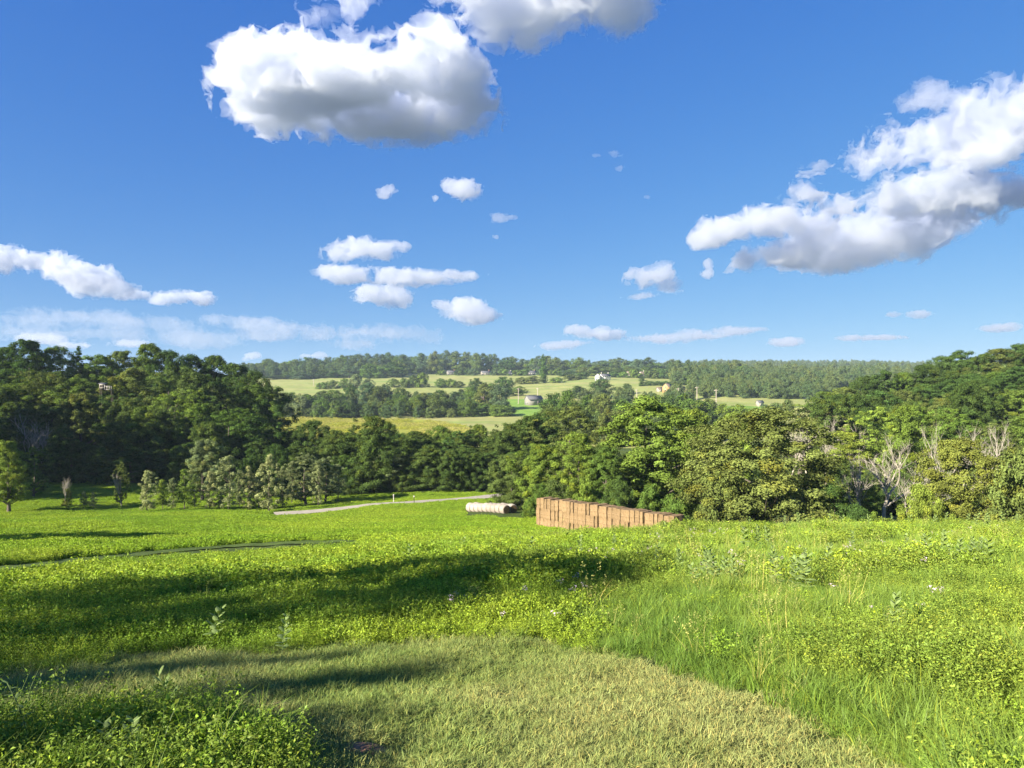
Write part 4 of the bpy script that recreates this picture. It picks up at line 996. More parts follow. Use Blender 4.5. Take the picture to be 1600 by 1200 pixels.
for s in range(5):
    P, Q = rounded_box(BW * .985, BD, BH * 1.03, 40 + s, .04, .055, 10); me = mesh_np('hay_bale_body', P, Q, smooth=True); me.materials.append(M_HAY)
    tw = MB()
    for z in (.5,):
        e = .012
        for x0, x1, y0, y1 in ((-BW * .47, BW * .47, -BD / 2 - .045, -BD / 2 - .02),): tw.box(x0, x1, y0, y1, z * BH, z * BH + .025)
    tm = tw.mesh('twine'); tm.materials.append(M_TWINE); BALES.append((me, tm))
A0 = np.array([at(846, 86.0), 86.0]); A1 = np.array([at(1058, 70.5), 70.5])
wd_ = (A1 - A0); wl = np.linalg.norm(wd_); wd_ /= wl; wrot = math.atan2(wd_[1], wd_[0])
NC = int(round(wl / BW)); rb = random.Random(5)
gaps = {(2, 2), (9, 2), (9, 0), (11, 0), (15, 1), (19, 1), (25, 2), (5, 1), (13, 2), (17, 0), (22, 1), (28, 2)}
zz = [gz(*(A0 + wd_ * BW * (c + .5))) for c in range(NC)]; zl = np.polyfit(range(NC), zz, 1)
hay_g = 'bales stacked in the long hay wall'
RW = ['bottom', 'middle', 'top']
for c in range(NC):
    p = A0 + wd_ * BW * (c + .5) + np.array([wd_[1], -wd_[0]]) * rb.uniform(-.07, .07); zb = zl[0] * c + zl[1] - .05
    for r_i in range(NL):
        me, tm = BALES[rb.randrange(5)]; s = .62 if (c, r_i) in gaps else rb.uniform(.965, 1.0)
        e = empty('hay_bale', (p[0], p[1], zb + r_i * BH + (rb.uniform(-.13, .05) if r_i == NL - 1 else 0)), wrot + rb.uniform(-.012, .012), (s, rb.uniform(.93, 1.05), 1))
        e.rotation_euler[1] = -math.atan(zl[0] / BW) if False else 0
        tag(e, f'tan hay bale in the {RW[r_i]} layer of the hay wall, {ORD[c]} from its left', 'hay bale', hay_g)
        obj('straw', me, None, e); obj('twine', tm, None, e)
for k, (r_i, dy) in enumerate([(0, 0), (1, .05)]):
    p = A1 + wd_ * (BW * .5 + .75); me, tm = BALES[k]
    e = empty('hay_bale', (p[0], p[1], gz(*p) - .05 + r_i * BH), wrot + .1, (1, 1, 1.0))
    tag(e, f'{["bottom", "top"][r_i]} hay bale of the low separate stack at the right end of the wall', 'hay bale', 'low stack at the end of the hay wall')
    obj('straw', me, None, e); obj('twine', tm, None, e)

def round_bale_meshes(seed, R=.74, L=1.25):
    rng = np.random.default_rng(seed); na, nl = 28, 9
    th = np.arange(na) * 2 * math.pi / na; xs = np.array([-.5, -.47, -.4, -.2, 0, .2, .4, .47, .5]) * L; rr_ = np.array([.80, .92, .98, 1.0, 1.01, 1.0, .98, .92, .80]) * R
    T, I = np.meshgrid(th, np.arange(nl)); q = .02 * vnoise(np.cos(T) * 3, np.sin(T) * 3, xs[I] * 4, seed)
    r = rr_[I] + q; sq = np.where(np.sin(T) < -.8, .96, 1)
    V = np.stack([xs[I], r * np.cos(T), r * np.sin(T) * sq + R * .95], -1).reshape(-1, 3)
    i = np.arange(nl - 1)[:, None] * na; j = np.arange(na)[None]; k = (j + 1) % na
    Q = np.stack([i + j, i + k, i + na + k, i + na + j], -1).reshape(-1, 4)[:, ::-1]
    body = mesh_np('net_wrap', V, Q, smooth=True); body.materials.append(M_NET)
    EV, EQ = [], []; o = 0
    for sg in (-1, 1):
        ring = [1.0, .75, .5, .25]
        for b, f in enumerate(ring):
            rad = R * .80 * f; EV.append(np.stack([np.full(na, sg * (L * .5 + .004 + .015 * (b % 2))), rad * np.cos(th), rad * np.sin(th) + R * .95], 1))
        for b in range(3):
            q_ = np.stack([o + b * na + j[0], o + b * na + k[0], o + (b + 1) * na + k[0], o + (b + 1) * na + j[0]], 1); EQ.append(q_ if sg > 0 else q_[:, ::-1])
        EV.append(np.array([[sg * (L * .5 + .02), 0, R * .95]])); c0 = o + 4 * na
        t3 = np.stack([o + 3 * na + j[0], o + 3 * na + k[0], np.full(na, c0), np.full(na, c0)], 1)[:, :3]
        EQ.append(t3 if sg > 0 else t3[:, ::-1]); o += 4 * na + 1
    end = mesh_np('hay_end', np.concatenate(EV), [np.concatenate([q for q in EQ if q.shape[1] == 4]), np.concatenate([q for q in EQ if q.shape[1] == 3])]); end.materials.append(M_HAYEND)
    return body, end
RB = [round_bale_meshes(60 + i) for i in range(3)]
def round_row(p0, p1, n, label):
    d = np.array(p1) - np.array(p0); a = math.atan2(d[1], d[0])
    for i in range(n):
        p = np.array(p0) + d * (i + .5) / n; b, e_ = RB[i % 3]
        e = empty('round_bale', (p[0], p[1], gz(*p) - .08), a + rb.uniform(-.04, .04), (np.linalg.norm(d) / n / 1.40, 1, rb.uniform(.95, 1.03))); tag(e, label.format(ORD[i]), 'round bale', 'white-wrapped round bales')
        obj('net_wrap', b, None, e); obj('hay_end', e_, None, e)
round_row((at(733, 120), 120), (at(792, 111.5), 111.5), 9, 'white-wrapped round bale, {} from the left in the front row')
round_row((at(742, 122), 122), (at(803, 112.8), 112.8), 10, 'white-wrapped round bale, {} from the left in the back row')

# ------------------------------------------------------------------ posts by the road, utility poles
M_POST = simple('weathered_post', (.50, .47, .40), .8, .2, 6)
M_DKPOST = simple('dark_post', (.05, .042, .03), .8, .2, 6)
M_POLE = simple('pole_wood', (.34, .29, .23), .85, .2, 4)
def marker(px, Y, h, label, m):
    x = at(px, Y); e = empty('marker_post', (x, Y, gz(x, Y))); tag(e, label, 'post')
    a = MB(); a.tube([(0, 0, -.2), (0, 0, h)], .06, 8); obj('post', a.mesh('post', True), m, e)
    b = MB(); b.box(-.10, .10, -.075, -.06, h - .32, h - .03); obj('plate', b.mesh('plate'), M_POST, e)
marker(647, 137.5, 1.6, 'thin pale marker post on the near verge of the gravel road', M_DKPOST)
marker(615, 142, 1.7, 'pale marker post on the far verge of the gravel road', M_POST)
def pole(px, ytop, Y, label, arm=True, hmin=9):
    x = at(px, Y); g = gz(x, Y); h = max(hmin, (CY - ytop) / F * Y - g)
    e = empty('utility_pole', (x, Y, g), rng0.uniform(-.3, .3)); tag(e, label, 'utility pole', 'utility poles along the valley road')
    a = MB(); a.tube([(0, 0, -.5), (0, 0, h)], [.34, .24], 8); obj('post', a.mesh('post', True), M_POLE, e)
    if arm:
        b = MB(); b.box(-1.6, 1.6, -.14, .14, h - 1.2, h - .85); obj('crossarm', b.mesh('crossarm'), M_POLE, e)
        for s in (-1.3, 0, 1.3):
            c = MB(); c.tube([(s, 0, h - .85), (s, 0, h - .45)], [.13, .09], 6); obj('insulator', c.mesh('insulator'), M_POST, e)
pole(810, 606, 705, 'wooden utility pole left of the grey barn'); pole(840, 606, 760, 'wooden utility pole rising behind the grey barn')
pole(857, 620, 600, 'short utility pole right of the grey barn', False, 6); pole(893, 618, 600, 'utility pole among the trees right of the barn', False, 6)
pole(995, 608, 700, 'utility pole left of the tan house'); pole(1060, 606, 660, 'utility pole right of the tan house'); pole(1089, 604, 640, 'utility pole right of the tan house, with a crossarm near the forest')
pole(1119, 608, 560, 'utility pole at the left foot of the forest'); pole(490, 606, 1000, 'pale pole at the left end of the lower hill pasture')

# ------------------------------------------------------------------ houses and sheds
M_WHITE = simple('white_siding', (.62, .61, .58), .6, .06, 1)
M_CREAM = simple('cream_siding', (.36, .32, .26), .7, .08, 1)
M_GREYW = simple('grey_boards', (.24, .225, .20), .8, .12, 1)
M_TAN = simple('tan_siding', (.40, .26, .12), .7, .1, 1)
M_BRICK = simple('red_brick', (.30, .15, .11), .8, .15, 2)
M_ROOF = simple('slate_roof', (.10, .10, .105), .8, .2, 1.5)
M_ROOFB = simple('brown_roof', (.15, .11, .085), .85, .2, 1.5)
M_WIN = simple('window_glass', (.035, .045, .06), .2, .2, 1, spec=.6)
M_DOOR = simple('dark_door', (.07, .065, .06), .7, .2, 1)
def house(name, label, cat, px, ybase, Y, L, D, hw, hr, rz, wall, roof, wins=(), door=None, chim=(), group=None, z=None):
    """Gabled house: L along local x (ridge), D deep, walls hw, roof rise hr. wins: (face, along, z, w, h); faces: f front, l left gable, r right gable."""
    x = at(px, Y); g = gz(x, Y) + .15
    e = empty(name, (x, Y, g), rz); tag(e, label, cat, group)
    a, b = L / 2, D / 2; w = MB(); G0 = -1.2
    w.add([(-a,-b,G0),(a,-b,G0),(a,b,G0),(-a,b,G0),(-a,-b,hw),(a,-b,hw),(a,b,hw),(-a,b,hw),(-a,0,hw+hr),(a,0,hw+hr)],
          [(0,1,5,4),(2,3,7,6),(1,2,6,9,5),(3,0,4,8,7),(0,3,2,1)])
    obj('walls', w.mesh('walls'), wall, e)
    r = MB(); o, th = .45, .22; k = hr / b
    for s in (-1, 1):
        y1, z1 = s * (b + o), hw - k * o + .05; zr = hw + hr + .05
        q = [(-a-o, y1, z1), (a+o, y1, z1), (a+o, 0, zr), (-a-o, 0, zr)]
        q2 = [(p[0], p[1], p[2] + th) for p in q]
        f = [(0,1,2,3),(7,6,5,4),(0,4,5,1),(1,5,6,2),(3,2,6,7),(0,3,7,4)]
        r.add(q + q2, f if s > 0 else [t[::-1] for t in f])
    ro = obj('roof', r.mesh('roof'), roof, e)
    def panel(nm, face, u, z0, ww, hh, m, t=.10, par=e):
        p = MB()
        if face == 'f': p.box(u - ww/2, u + ww/2, -b - t, -b + .02, z0, z0 + hh)
        elif face == 'l': p.box(-a - t, -a + .02, u - ww/2, u + ww/2, z0, z0 + hh)
        else: p.box(a - .02, a + t, u - ww/2, u + ww/2, z0, z0 + hh)
        return obj(nm, p.mesh(nm), m, par)
    for face, u, z0, ww, hh in wins:
        fr = panel('window', face, u, z0, ww, hh, M_WHITE, .08)
        panel('pane', face, u, z0 + .12, ww - .24, hh - .24, M_WIN, .11, fr)
    if door: panel('door', *door, M_DOOR, .12)
    for cx_, ch in chim:
        c = MB(); c.box(cx_ - .5, cx_ + .5, -.45, .45, hw + hr * .6, hw + hr + ch); obj('chimney', c.mesh('chimney'), M_BRICK if wall is not M_WHITE else M_CREAM, ro)
    return e
house('barn', 'pale grey gabled barn with a dark roof and door in the valley meadow', 'barn', 834, 633, 700, 15, 8, 5.0, 3.2, .52, M_GREYW, M_ROOF, [('l', -1.6, 1, 1.2, 1.6), ('l', 1.6, 1, 1.2, 1.6)], ('f', 2.8, 0, 3.4, 3.4))
house('shed', 'small reddish brick shed left of the grey barn, between trees', 'shed', 757, 623, 720, 9, 6, 3.6, 1.6, .2, M_BRICK, M_ROOFB, [('f', -2, 1, 1.2, 1.4)], ('f', 2, 0, 1.4, 2.4))
house('house', 'small white house peeping out of the tree belt below the pastures', 'house', 645, 622, 640, 7, 6, 4, 2, .4, M_WHITE, M_ROOF, [('f', 0, 1.2, 1.3, 1.5), ('l', 0, 1.2, 1.2, 1.5)])
house('farmhouse', 'large white farmhouse with tall chimneys at the edge of the hill pasture', 'house', 945, 592, 1000, 13, 8, 5.8, 2.6, .45, M_WHITE, M_ROOF,
      [('f', u, z, 1.3, 1.7) for z in (1, 4) for u in (-4.6, -1.6, 1.6, 4.6)] + [('l', u, z, 1.2, 1.7) for z in (1, 4) for u in (-2, 2)], ('f', 0, 0, 1.4, 2.6), ((-5.2, 2.4), (5.2, 2.4)))
house('farmhouse_wing', 'white gabled wing standing against the left of the large farmhouse', 'house', 934, 592, 992, 7, 6.5, 6.2, 3.0, 1.35, M_WHITE, M_ROOF, [('l', u, z, 1.2, 1.7) for z in (1, 4) for u in (-1.5, 1.5)])
house('house', 'tan gabled house with a long brown roof below the forest', 'house', 1043, 613, 800, 10, 7, 5.2, 3.2, .9, M_TAN, M_ROOFB, [('l', 0, 1, 1.4, 1.7), ('l', 0, 4.2, 1.2, 1.5)], None)
house('shed', 'low brown-roofed shed right of the tan house', 'shed', 1058, 612, 815, 16, 6, 3.0, 1.8, .1, M_GREYW, M_ROOFB, [('f', -4, 1, 1.4, 1.2), ('f', 3, 1, 1.4, 1.2)])
house('shed', 'small pink-grey shed left of the tan house', 'shed', 1031, 611, 812, 6, 5, 3, 1.5, .3, M_CREAM, M_ROOFB, [('f', 0, 1, 1.2, 1.2)])
rh = 'houses on the far ridge'
for px, yb, L, wall, ch, lab in [(706, 583, 20, M_GREYW, 2, 'grey house half hidden at the left end of the ridge houses'), (760, 581, 22, M_CREAM, 2.5, 'long cream house with a wide roof on the ridge'),
        (795, 581, 15, M_WHITE, 2, 'white house with a tall gable right of the long cream one'), (832, 581, 16, M_GREYW, 2, 'grey ridge house just left of the tall hedge tree'), (884, 579, 13, M_WHITE, 2, 'small white ridge house above the white farmhouse')]:
    house('ridge_house', lab, 'house', px, yb, 1268, L * .8, 8, 3.4, 3.0, rng0.uniform(.1, .5), wall, M_ROOF, [('f', u * L * .8, z, 1.5, 1.5) for z in (1,) for u in (-.35, -.12, .12, .35)] + [('l', 0, 1.2, 1.6, 1.6)], None, ((L * .2, ch),), rh)
for px, yb, L, wall, lab in [(984, 586, 9, M_CREAM, 'cream house with a steep gable right of the white farmhouse'), (1004, 582, 9, M_WHITE, 'white house at the right end of the pasture crest'), (1040, 578, 8, M_CREAM, 'cream house mostly hidden by the forest edge')]:
    house('house', lab, 'house', px, yb, 1100, L, 8, 4.6, 3.8, rng0.uniform(.3, .8), wall, M_ROOFB, [('f', u * L, 1.2, 1.5, 1.7) for u in (-.3, 0, .3)] + [('l', 0, 1.2, 1.5, 1.7), ('l', 0, 4.4, 1.2, 1.3)], None, ((L * .25, 2),), 'houses at the pasture crest')
house('shed', 'small pale shed at the back of the far green field', 'shed', 1187, 622, 640, 5, 4, 3, 1.5, .3, M_CREAM, M_ROOF, [('f', 0, 1, 1.2, 1.2)])
# far stack of bales and rail fence on the green field
x = at(1219, 560); e = empty('bale_stack', (x, 560, gz(x, 560) - .1)); tag(e, 'far brown hay stack standing alone on the green field', 'hay stack')
P, Q = rounded_box(4.4, 4, 4.6, 77, .3, .12, 9); obj('straw', mesh_np('straw', P, Q, smooth=True), M_HAY, e)
P, Q = rounded_box(4.7, 4.3, .35, 78, .15, .05, 5); P[:, 2] += 4.45; obj('tarp', mesh_np('tarp', P, Q, smooth=True), M_GREYW, e)
x = at(1232, 575); e = empty('rail_fence', (x, 575, gz(x, 575))); tag(e, 'pale rail fence right of the far hay stack', 'fence')
for i in range(5): a = MB(); a.box(i * 2.2 - 4.5, i * 2.2 - 4.25, -.15, .15, -.4, 2.7); obj('post', a.mesh('post'), M_POST, e)
for z in (.9, 2.2): a = MB(); a.box(-4.8, 4.8, -.22, -.16, z, z + .22); obj('rail', a.mesh('rail'), M_POST, e)
# timber lookout in the left wood
x = at(163, 199); g = gz(x, 199); zt = (CY - 606) / F * 199 - g
e = empty('lookout_hut', (x, 199, g), .15); tag(e, 'dark timber lookout with a pale window frame and railing in the left wood', 'hut')
a = MB(); a.box(-1.0, .5, -.7, .7, zt - .6, zt + 1.0); obj('cabin', a.mesh('cabin'), M_DKPOST, e)
a = MB(); a.add([(-1.2,-.9,zt+1.0),(.7,-.9,zt+1.0),(.7,.9,zt+1.25),(-1.2,.9,zt+1.25),(-1.2,-.9,zt+1.1),(.7,-.9,zt+1.1),(.7,.9,zt+1.35),(-1.2,.9,zt+1.35)], [(0,3,2,1),(4,5,6,7),(0,1,5,4),(1,2,6,5),(2,3,7,6),(3,0,4,7)]); obj('roof', a.mesh('roof'), M_ROOF, e)
a = MB()
for b in ((-.9, .4, zt + .75, zt + .9), (-.9, .4, zt - .05, zt + .05), (-.9, -.8, zt, zt + .8), (.32, .42, zt - .5, zt + .8)): a.box(b[0], b[1], -.80, -.71, b[2], b[3])
obj('window_frame', a.mesh('window_frame'), M_POST, e)
a = MB(); a.box(.5, 2.0, -.7, .7, zt - .55, zt - .42); obj('deck', a.mesh('deck'), M_GREYW, e)
a = MB()
for xx in (.75, 1.1, 1.5, 1.9): a.box(xx, xx + .08, -.70, -.62, zt - .42, zt + .4)
a.box(.5, 2.0, -.72, -.60, zt + .4, zt + .48); obj('railing', a.mesh('railing'), M_POST, e)
for sx in (-.9, 1.85):
    for sy in (-.6, .5): a = MB(); a.box(sx, sx + .14, sy, sy + .14, -.3, zt - .56); obj('leg', a.mesh('leg'), M_DKPOST, e)

rs_ = random.Random(77)
for i, px in enumerate([690, 722, 738, 776, 785, 808, 820, 846, 862, 872, 896, 905]):
    tree(px, 577 + rs_.uniform(-2, 2), 1248, 'farBush', 15 + rs_.uniform(-3, 5), rs_.choice(['md', 'dk', 'bl']), f'garden bush before the ridge houses, {ORD[i]} from the left', 'garden bushes on the far ridge', name='bush')

for i, px in enumerate([974, 990, 996, 1012, 1022, 1034]):
    tree(px, 580 + rs_.uniform(-3, 3), 1085, 'farBush', 15 + rs_.uniform(-3, 4), rs_.choice(['md', 'dk', 'ol']), f'bush by the pasture crest houses, {ORD[i]} from the left', 'bushes by the pasture crest houses', name='bush')
# ------------------------------------------------------------------ clouds: bodies of vapour hanging at their real height
def surface_nets(f, org, h):
    nx, ny, nz = f.shape; ins = f > 0; c = np.zeros((nx-1, ny-1, nz-1), np.int8)
    for a in (0, 1):
        for b in (0, 1):
            for d in (0, 1): c += ins[a:nx-1+a, b:ny-1+b, d:nz-1+d]
    act = (c > 0) & (c < 8); idx = -np.ones(act.shape, np.int64); n = int(act.sum()); idx[act] = np.arange(n)
    I, J, K = np.nonzero(act); acc = np.zeros((n, 3)); cnt = np.zeros(n)
    for p in [(a, b, d) for a in (0, 1) for b in (0, 1) for d in (0, 1)]:
        for ax in range(3):
            if p[ax] == 0:
                q = list(p); q[ax] = 1
                v0 = f[I+p[0], J+p[1], K+p[2]]; v1 = f[I+q[0], J+q[1], K+q[2]]
                m = (v0 > 0) != (v1 > 0); t = np.where(m, v0 / (v0 - v1 + 1e-12), 0)
                pt = np.tile(np.array(p, float), (n, 1)); pt[:, ax] += t
                acc += pt * m[:, None]; cnt += m
    V = (acc / np.maximum(cnt, 1)[:, None] + np.stack([I, J, K], 1)) * h + org; quads = []
    for ax in range(3):
        o1, o2 = [(1, 2), (2, 0), (0, 1)][ax]; s0 = [slice(1, -1)] * 3; s1 = [slice(1, -1)] * 3; s0[ax] = slice(0, -1); s1[ax] = slice(1, None)
        a, b = ins[tuple(s0)], ins[tuple(s1)]
        for flip in (0, 1):
            P = np.array(np.nonzero((a & ~b) if not flip else (~a & b))).T
            if len(P) == 0: continue
            P = P + 1; P[:, ax] -= 1
            def g(d1, d2):
                Q = P.copy(); Q[:, o1] -= d1; Q[:, o2] -= d2; return idx[Q[:, 0], Q[:, 1], Q[:, 2]]
            q = np.stack([g(1, 1), g(0, 1), g(0, 0), g(1, 0)], 1); quads.append(q[:, ::-1] if flip else q)
    return V, np.concatenate(quads)

VAPOUR = (0.0, 0.16, 0.5, 1)
def vapour(d):
    m, t, o = mat('vapour'); v = N(t, 'ShaderNodeVolumeScatter'); v.inputs['Color'].default_value = (1, 1, 1, 1)
    v.inputs['Density'].default_value = d * .94; v.inputs['Anisotropy'].default_value = 0.35
    a = N(t, 'ShaderNodeVolumeAbsorption'); a.inputs['Color'].default_value = VAPOUR; a.inputs['Density'].default_value = d * .15
    s = N(t, 'ShaderNodeAddShader'); t.links.new(v.outputs[0], s.inputs[0]); t.links.new(a.outputs[0], s.inputs[1])
    t.links.new(s.outputs[0], o.inputs['Volume']); return m

def cloud(label, Y, blobs, vbase=None, res=3., seed=1, dens=.03, amp=.5, fs=60, octs=5, group=None, thr=0.0):
    """blobs: (column, row, depth offset, half width, half height, half depth) in picture units at distance Y; vbase: level of the flat base."""
    k = Y / F; B = []
    for px, py, w, rx, ry, rw in blobs:
        s = 1 + w / F; B.append(((px - CX) * s, (CY - py) * s, w, rx * s, ry * s, rw))
    B = np.array(B); pad = fs * 1.1
    lo = (B[:, :3] - B[:, 3:]).min(0) - pad; hi = (B[:, :3] + B[:, 3:]).max(0) + pad
    if vbase is not None: lo[1] = max(lo[1], vbase - fs * .4)
    U, V_, W_ = np.meshgrid(*[np.arange(lo[i], hi[i], res, dtype=np.float32) for i in range(3)], indexing='ij')
    acc = np.zeros(U.shape, np.float32)
    for u, v, w, rx, ry, rw in B:
        d = np.sqrt(((U - u) / rx) ** 2 + ((V_ - v) / ry) ** 2 + ((W_ - w) / rw) ** 2); acc += np.exp(4 * np.clip(1 - d, -2, 1))
    f = np.log(acc + 1e-9) / 4
    live = f > -1.05; f_all = np.full(f.shape, -1.0, np.float32)     # noise only where it can matter
    U, V_, W_, f = U[live], V_[live], W_[live], f[live]
    g = fs * .7
    wx, wy, wz = [fs * .35 * vnoise(U / g, V_ / g, W_ / g, seed + 50 + q) for q in range(3)]
    nb = octaves((U + wx) / fs, (V_ + wy) / fs, (W_ + wz) / fs, octs, seed, True, .6)
    nl = octaves(U / (fs * 2.5), V_ / (fs * 2.5), W_ / (fs * 2.5), 2, seed + 77)
    f = f + amp * (nb - .42) + .7 * amp * nl - .16 - thr
    if vbase is not None: f = np.minimum(f, (V_ - vbase) / (fs * .5) + .35 * nb + .2 * nl)
    f_all[live] = f; f = f_all
    for ax in range(3):
        for e in (0, -1):
            sl = [slice(None)] * 3; sl[ax] = e; f[tuple(sl)] = -1
    P, Q = surface_nets(f, lo, res)
    Wd = np.stack([P[:, 0] * k, Y + P[:, 2] * k, P[:, 1] * k], 1)
    o = obj('cloud', mesh_np('cloud', Wd, Q[:, ::-1]), vapour(dens / k))
    tag(o, label, 'cloud', group)
    return o

def puff(label, Y, spec, dens, seed, amp=.8, depth=1.5, fs=None, res=None, thr=0.0, group=None, flat=None):
    """A cloud from (column, row, half width, half height) blobs in its picture plane, given depth."""
    rs = random.Random(seed)
    b = [(px, py, rs.uniform(-.4, .4) * rx, rx, ry, max(rx * .8, ry * depth)) for px, py, rx, ry in spec]
    f = fs or max(12, 1.3 * max(s[3] for s in spec))
    return cloud(label, Y, b, seed=seed, dens=dens * .62, amp=amp, fs=f, res=res or max(1.0, f / 24), thr=thr, group=group, vbase=flat)
cloud('large white cumulus with a grey underside, upper left of centre', 3300,
      [(378,100,-60,34,34,60),(405,128,-40,54,48,90),(400,165,20,44,30,90),(455,122,-70,54,36,70),(490,132,-20,66,50,110),(560,125,-70,66,36,70),(570,142,20,86,46,120),(640,128,-30,56,42,90),(690,112,0,38,36,90),(715,138,30,38,42,100),(738,140,20,28,38,80),
       (600,182,90,112,32,100),(470,184,90,72,30,90),(690,168,80,58,36,90)], vbase=428, seed=3, dens=.045, res=2.2, amp=.95, fs=44)
cloud('dark-bottomed cloud cut off by the top of the sky, above the largest cumulus', 3000,
      [(770,-5,0,66,66,80),(835,-25,0,90,62,100),(915,-22,0,100,58,110),(985,-12,10,56,52,90),(700,-40,0,90,36,90),(1010,-30,20,40,50,80)], vbase=560, seed=8, dens=.03, res=2.4, amp=.8, fs=50)
puff('small white wispy cloud at the top of the sky, left of the dark-bottomed one', 3000, [(505,20,34,20),(545,8,40,30),(580,-20,50,26),(490,30,16,10)], .03, 9, 1.0)
G_ = 'bank of layered clouds at right'
puff('uppermost wispy piece of the right-hand cloud bank', 4200, [(1420,160,38,18),(1465,145,42,22),(1510,150,30,14),(1565,165,44,18)], .03, 11, 1.0, group=G_, thr=.08)
puff('broad upper layer of the right-hand cloud bank', 4400, [(1345,240,44,20),(1410,225,66,28),(1490,200,76,32),(1575,205,76,44),(1500,248,95,20),(1290,266,40,15)], .062, 12, 1.2, depth=3, thr=.06, group=G_, fs=36, res=1.8, flat=340)
puff('middle layer of the right-hand cloud bank, running off to the right edge', 4700, [(1262,302,42,16),(1330,320,62,25),(1410,316,78,28),(1490,312,86,32),(1565,302,56,22),(1620,300,60,22)], .068, 13, 1.2, depth=3, thr=.05, group=G_, fs=34, res=1.8, flat=262)
puff('left tongue of the right-hand cloud bank', 5200, [(1108,372,28,13),(1150,358,42,20),(1210,350,50,24),(1265,356,40,20)], .07, 14, .9, depth=3, group=G_, flat=222)
puff('lowest flat-based layer of the right-hand cloud bank', 5600, [(1160,408,34,18),(1220,402,56,24),(1300,388,70,32),(1370,376,70,30),(1440,358,60,24),(1370,402,30,12)], .06, 15, .9, depth=3, group=G_, fs=34, res=1.7, flat=184)
puff('grey-based cloud at the left edge, above the wood', 7000, [(10,402,44,20),(55,410,50,26),(105,424,46,24),(150,436,42,20),(185,450,30,14),(-30,405,40,20)], .07, 16, .95, fs=30, res=1.5, thr=.04)
puff('small cloud trailing right of the left-edge cloud', 7500, [(212,460,24,9),(190,464,20,7)], .08, 17)
puff('small white flat-based cloud right of the left-edge cloud', 8000, [(270,464,28,12),(305,466,30,13),(250,470,14,6)], .08, 18)
puff('white puffy cloud left of centre, topmost of three stacked ones', 6000, [(522,396,26,14),(560,384,40,20),(600,388,34,16),(630,384,14,7)], .07, 19)
puff('long ragged cloud, middle of the three stacked left of centre', 6600, [(505,424,24,9),(550,430,46,15),(610,434,52,17),(665,434,46,11),(715,430,32,7)], .07, 20)
puff('small cloud, lowest of the three stacked left of centre', 7200, [(585,460,34,14),(615,464,28,14)], .08, 21)
puff('white rounded cloud right of the three stacked ones', 8200, [(690,476,22,10),(722,484,38,19),(755,494,32,12)], .08, 22)
puff('small bright cloud alone in the blue below the largest cumulus', 5000, [(718,296,30,17),(705,288,18,12),(680,310,13,7)], .09, 23)
puff('tiny wisp left of the small bright cloud', 5000, [(602,302,12,8),(614,295,12,7)], .07, 24)
puff('faint wisp below the small bright cloud', 5600, [(780,341,16,6),(800,340,9,4)], .04, 25, .9)
puff('tiny cloud speck under the faint wisp', 6000, [(775,369,9,6)], .08, 26, .6)
puff('faint wisp high in the blue right of centre', 4600, [(958,241,14,7),(968,262,8,5),(935,243,10,3)], .03, 27, .8)
puff('tiny faint speck right of centre', 5200, [(1012,308,8,5)], .05, 28, .6)
puff('compact white cloud right of centre, left of the cloud bank', 7000, [(1000,436,28,15),(1030,428,32,18),(1045,444,22,12)], .08, 29)
puff('thin flat streak beneath the compact white cloud', 7600, [(1000,463,30,6),(1050,455,26,5)], .05, 30)
puff('small upright puff just left of the cloud bank', 6600, [(1107,412,9,10),(1106,426,10,8)], .09, 31, .6)
L_ = 'low clouds along the horizon'
puff('low white cloud over the far houses', 11000, [(903,516,20,8),(935,520,34,12),(955,524,20,9)], .09, 32, group=L_)
puff('thin low streak left of the low white cloud', 12000, [(868,540,36,6),(905,536,26,5)], .06, 33, group=L_)
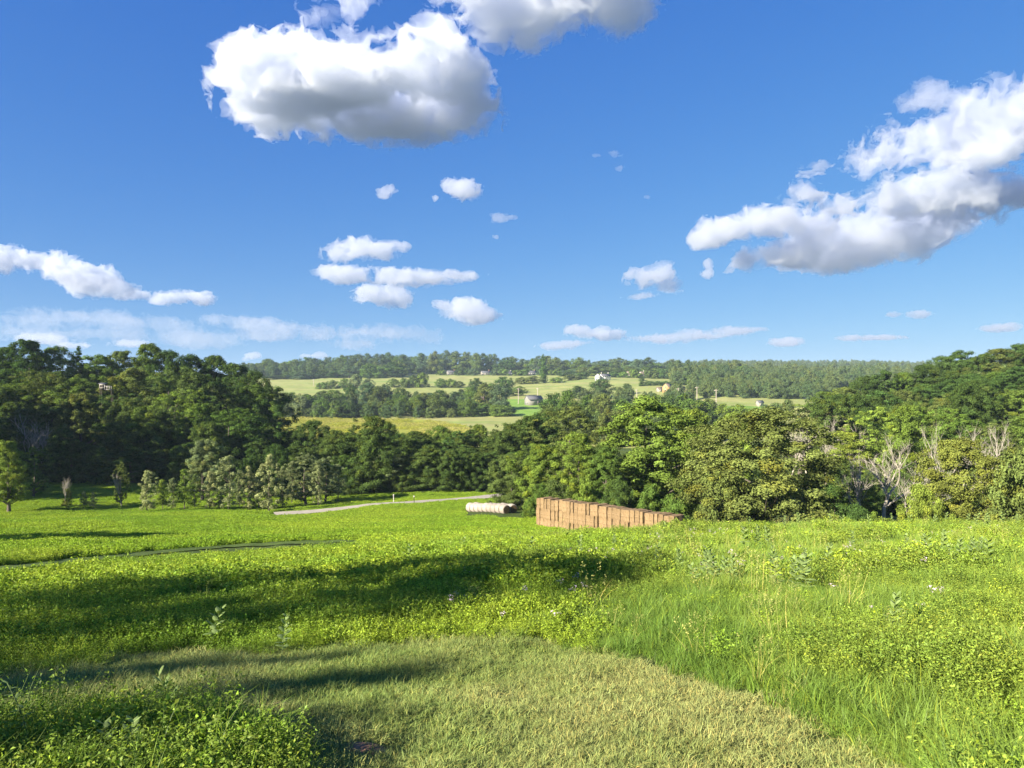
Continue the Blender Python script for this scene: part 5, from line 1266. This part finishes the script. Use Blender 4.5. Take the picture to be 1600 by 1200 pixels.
puff('long low streak of cloud right of centre', 12000, [(1030,530,44,8),(1090,524,50,9),(1150,517,40,8),(1190,514,20,4)], .05, 34, group=L_)
puff('small low cloud with a white top, right', 12000, [(1230,534,26,7),(1212,536,12,5)], .08, 35, group=L_)
puff('long thin low cloud at right', 12000, [(1330,528,24,7),(1375,528,40,5)], .07, 36, group=L_)
puff('tiny low cloud under the right-hand bank', 10000, [(1442,491,20,6),(1396,492,12,5)], .07, 37, group=L_)
puff('small flat low cloud near the right edge', 11000, [(1555,513,30,6),(1580,509,14,5)], .07, 38, group=L_)
puff('broad thin veil of cloud over the left wood', 12000, [(60,500,90,16),(150,498,90,14),(240,506,80,14),(60,524,70,12),(160,522,70,12),(300,530,70,14),(-20,515,60,20)], .010, 39, 1.1, group=L_, fs=24, res=1.5, thr=.13)
puff('row of small white tops above the left wood skyline', 14000, [(70,530,40,8),(200,536,34,7),(110,540,30,6)], .05, 40, 1.0, group=L_, thr=.05)
puff('long low bank of cloud above the far ridge, its left half', 12000, [(345,500,34,10),(400,504,50,13),(450,512,44,13),(490,522,40,11),(430,524,50,9)], .018, 41, 1.1, group=L_, thr=.12)
puff('long low bank of cloud above the far ridge, its right half', 12500, [(545,520,44,13),(600,520,46,14),(645,522,34,11),(670,532,26,7),(560,536,60,9)], .016, 42, 1.1, group=L_, thr=.12)
puff('small white cloud touching the left end of the far ridge', 15000, [(396,556,18,7),(384,560,10,5)], .08, 43, .6, group=L_)
puff('pair of small white tops behind the far ridge', 15000, [(476,556,12,5),(498,555,14,6)], .08, 44, .6, group=L_)

# ------------------------------------------------------------------ the air itself: a thin even haze
m, t, o_ = mat('air_haze'); v = N(t, 'ShaderNodeVolumePrincipled'); v.inputs['Color'].default_value = (.62, .76, .95, 1)
v.inputs['Density'].default_value = 0.00009; v.inputs['Anisotropy'].default_value = 0.1; t.links.new(v.outputs[0], o_.inputs['Volume'])
hz = MB(); hz.box(-7400, 7400, -7400, 7400, -30, 150)
tag(obj('haze', hz.mesh('haze'), m), 'thin pale haze in the valley air, fading the far ridges', 'haze', kind='stuff')
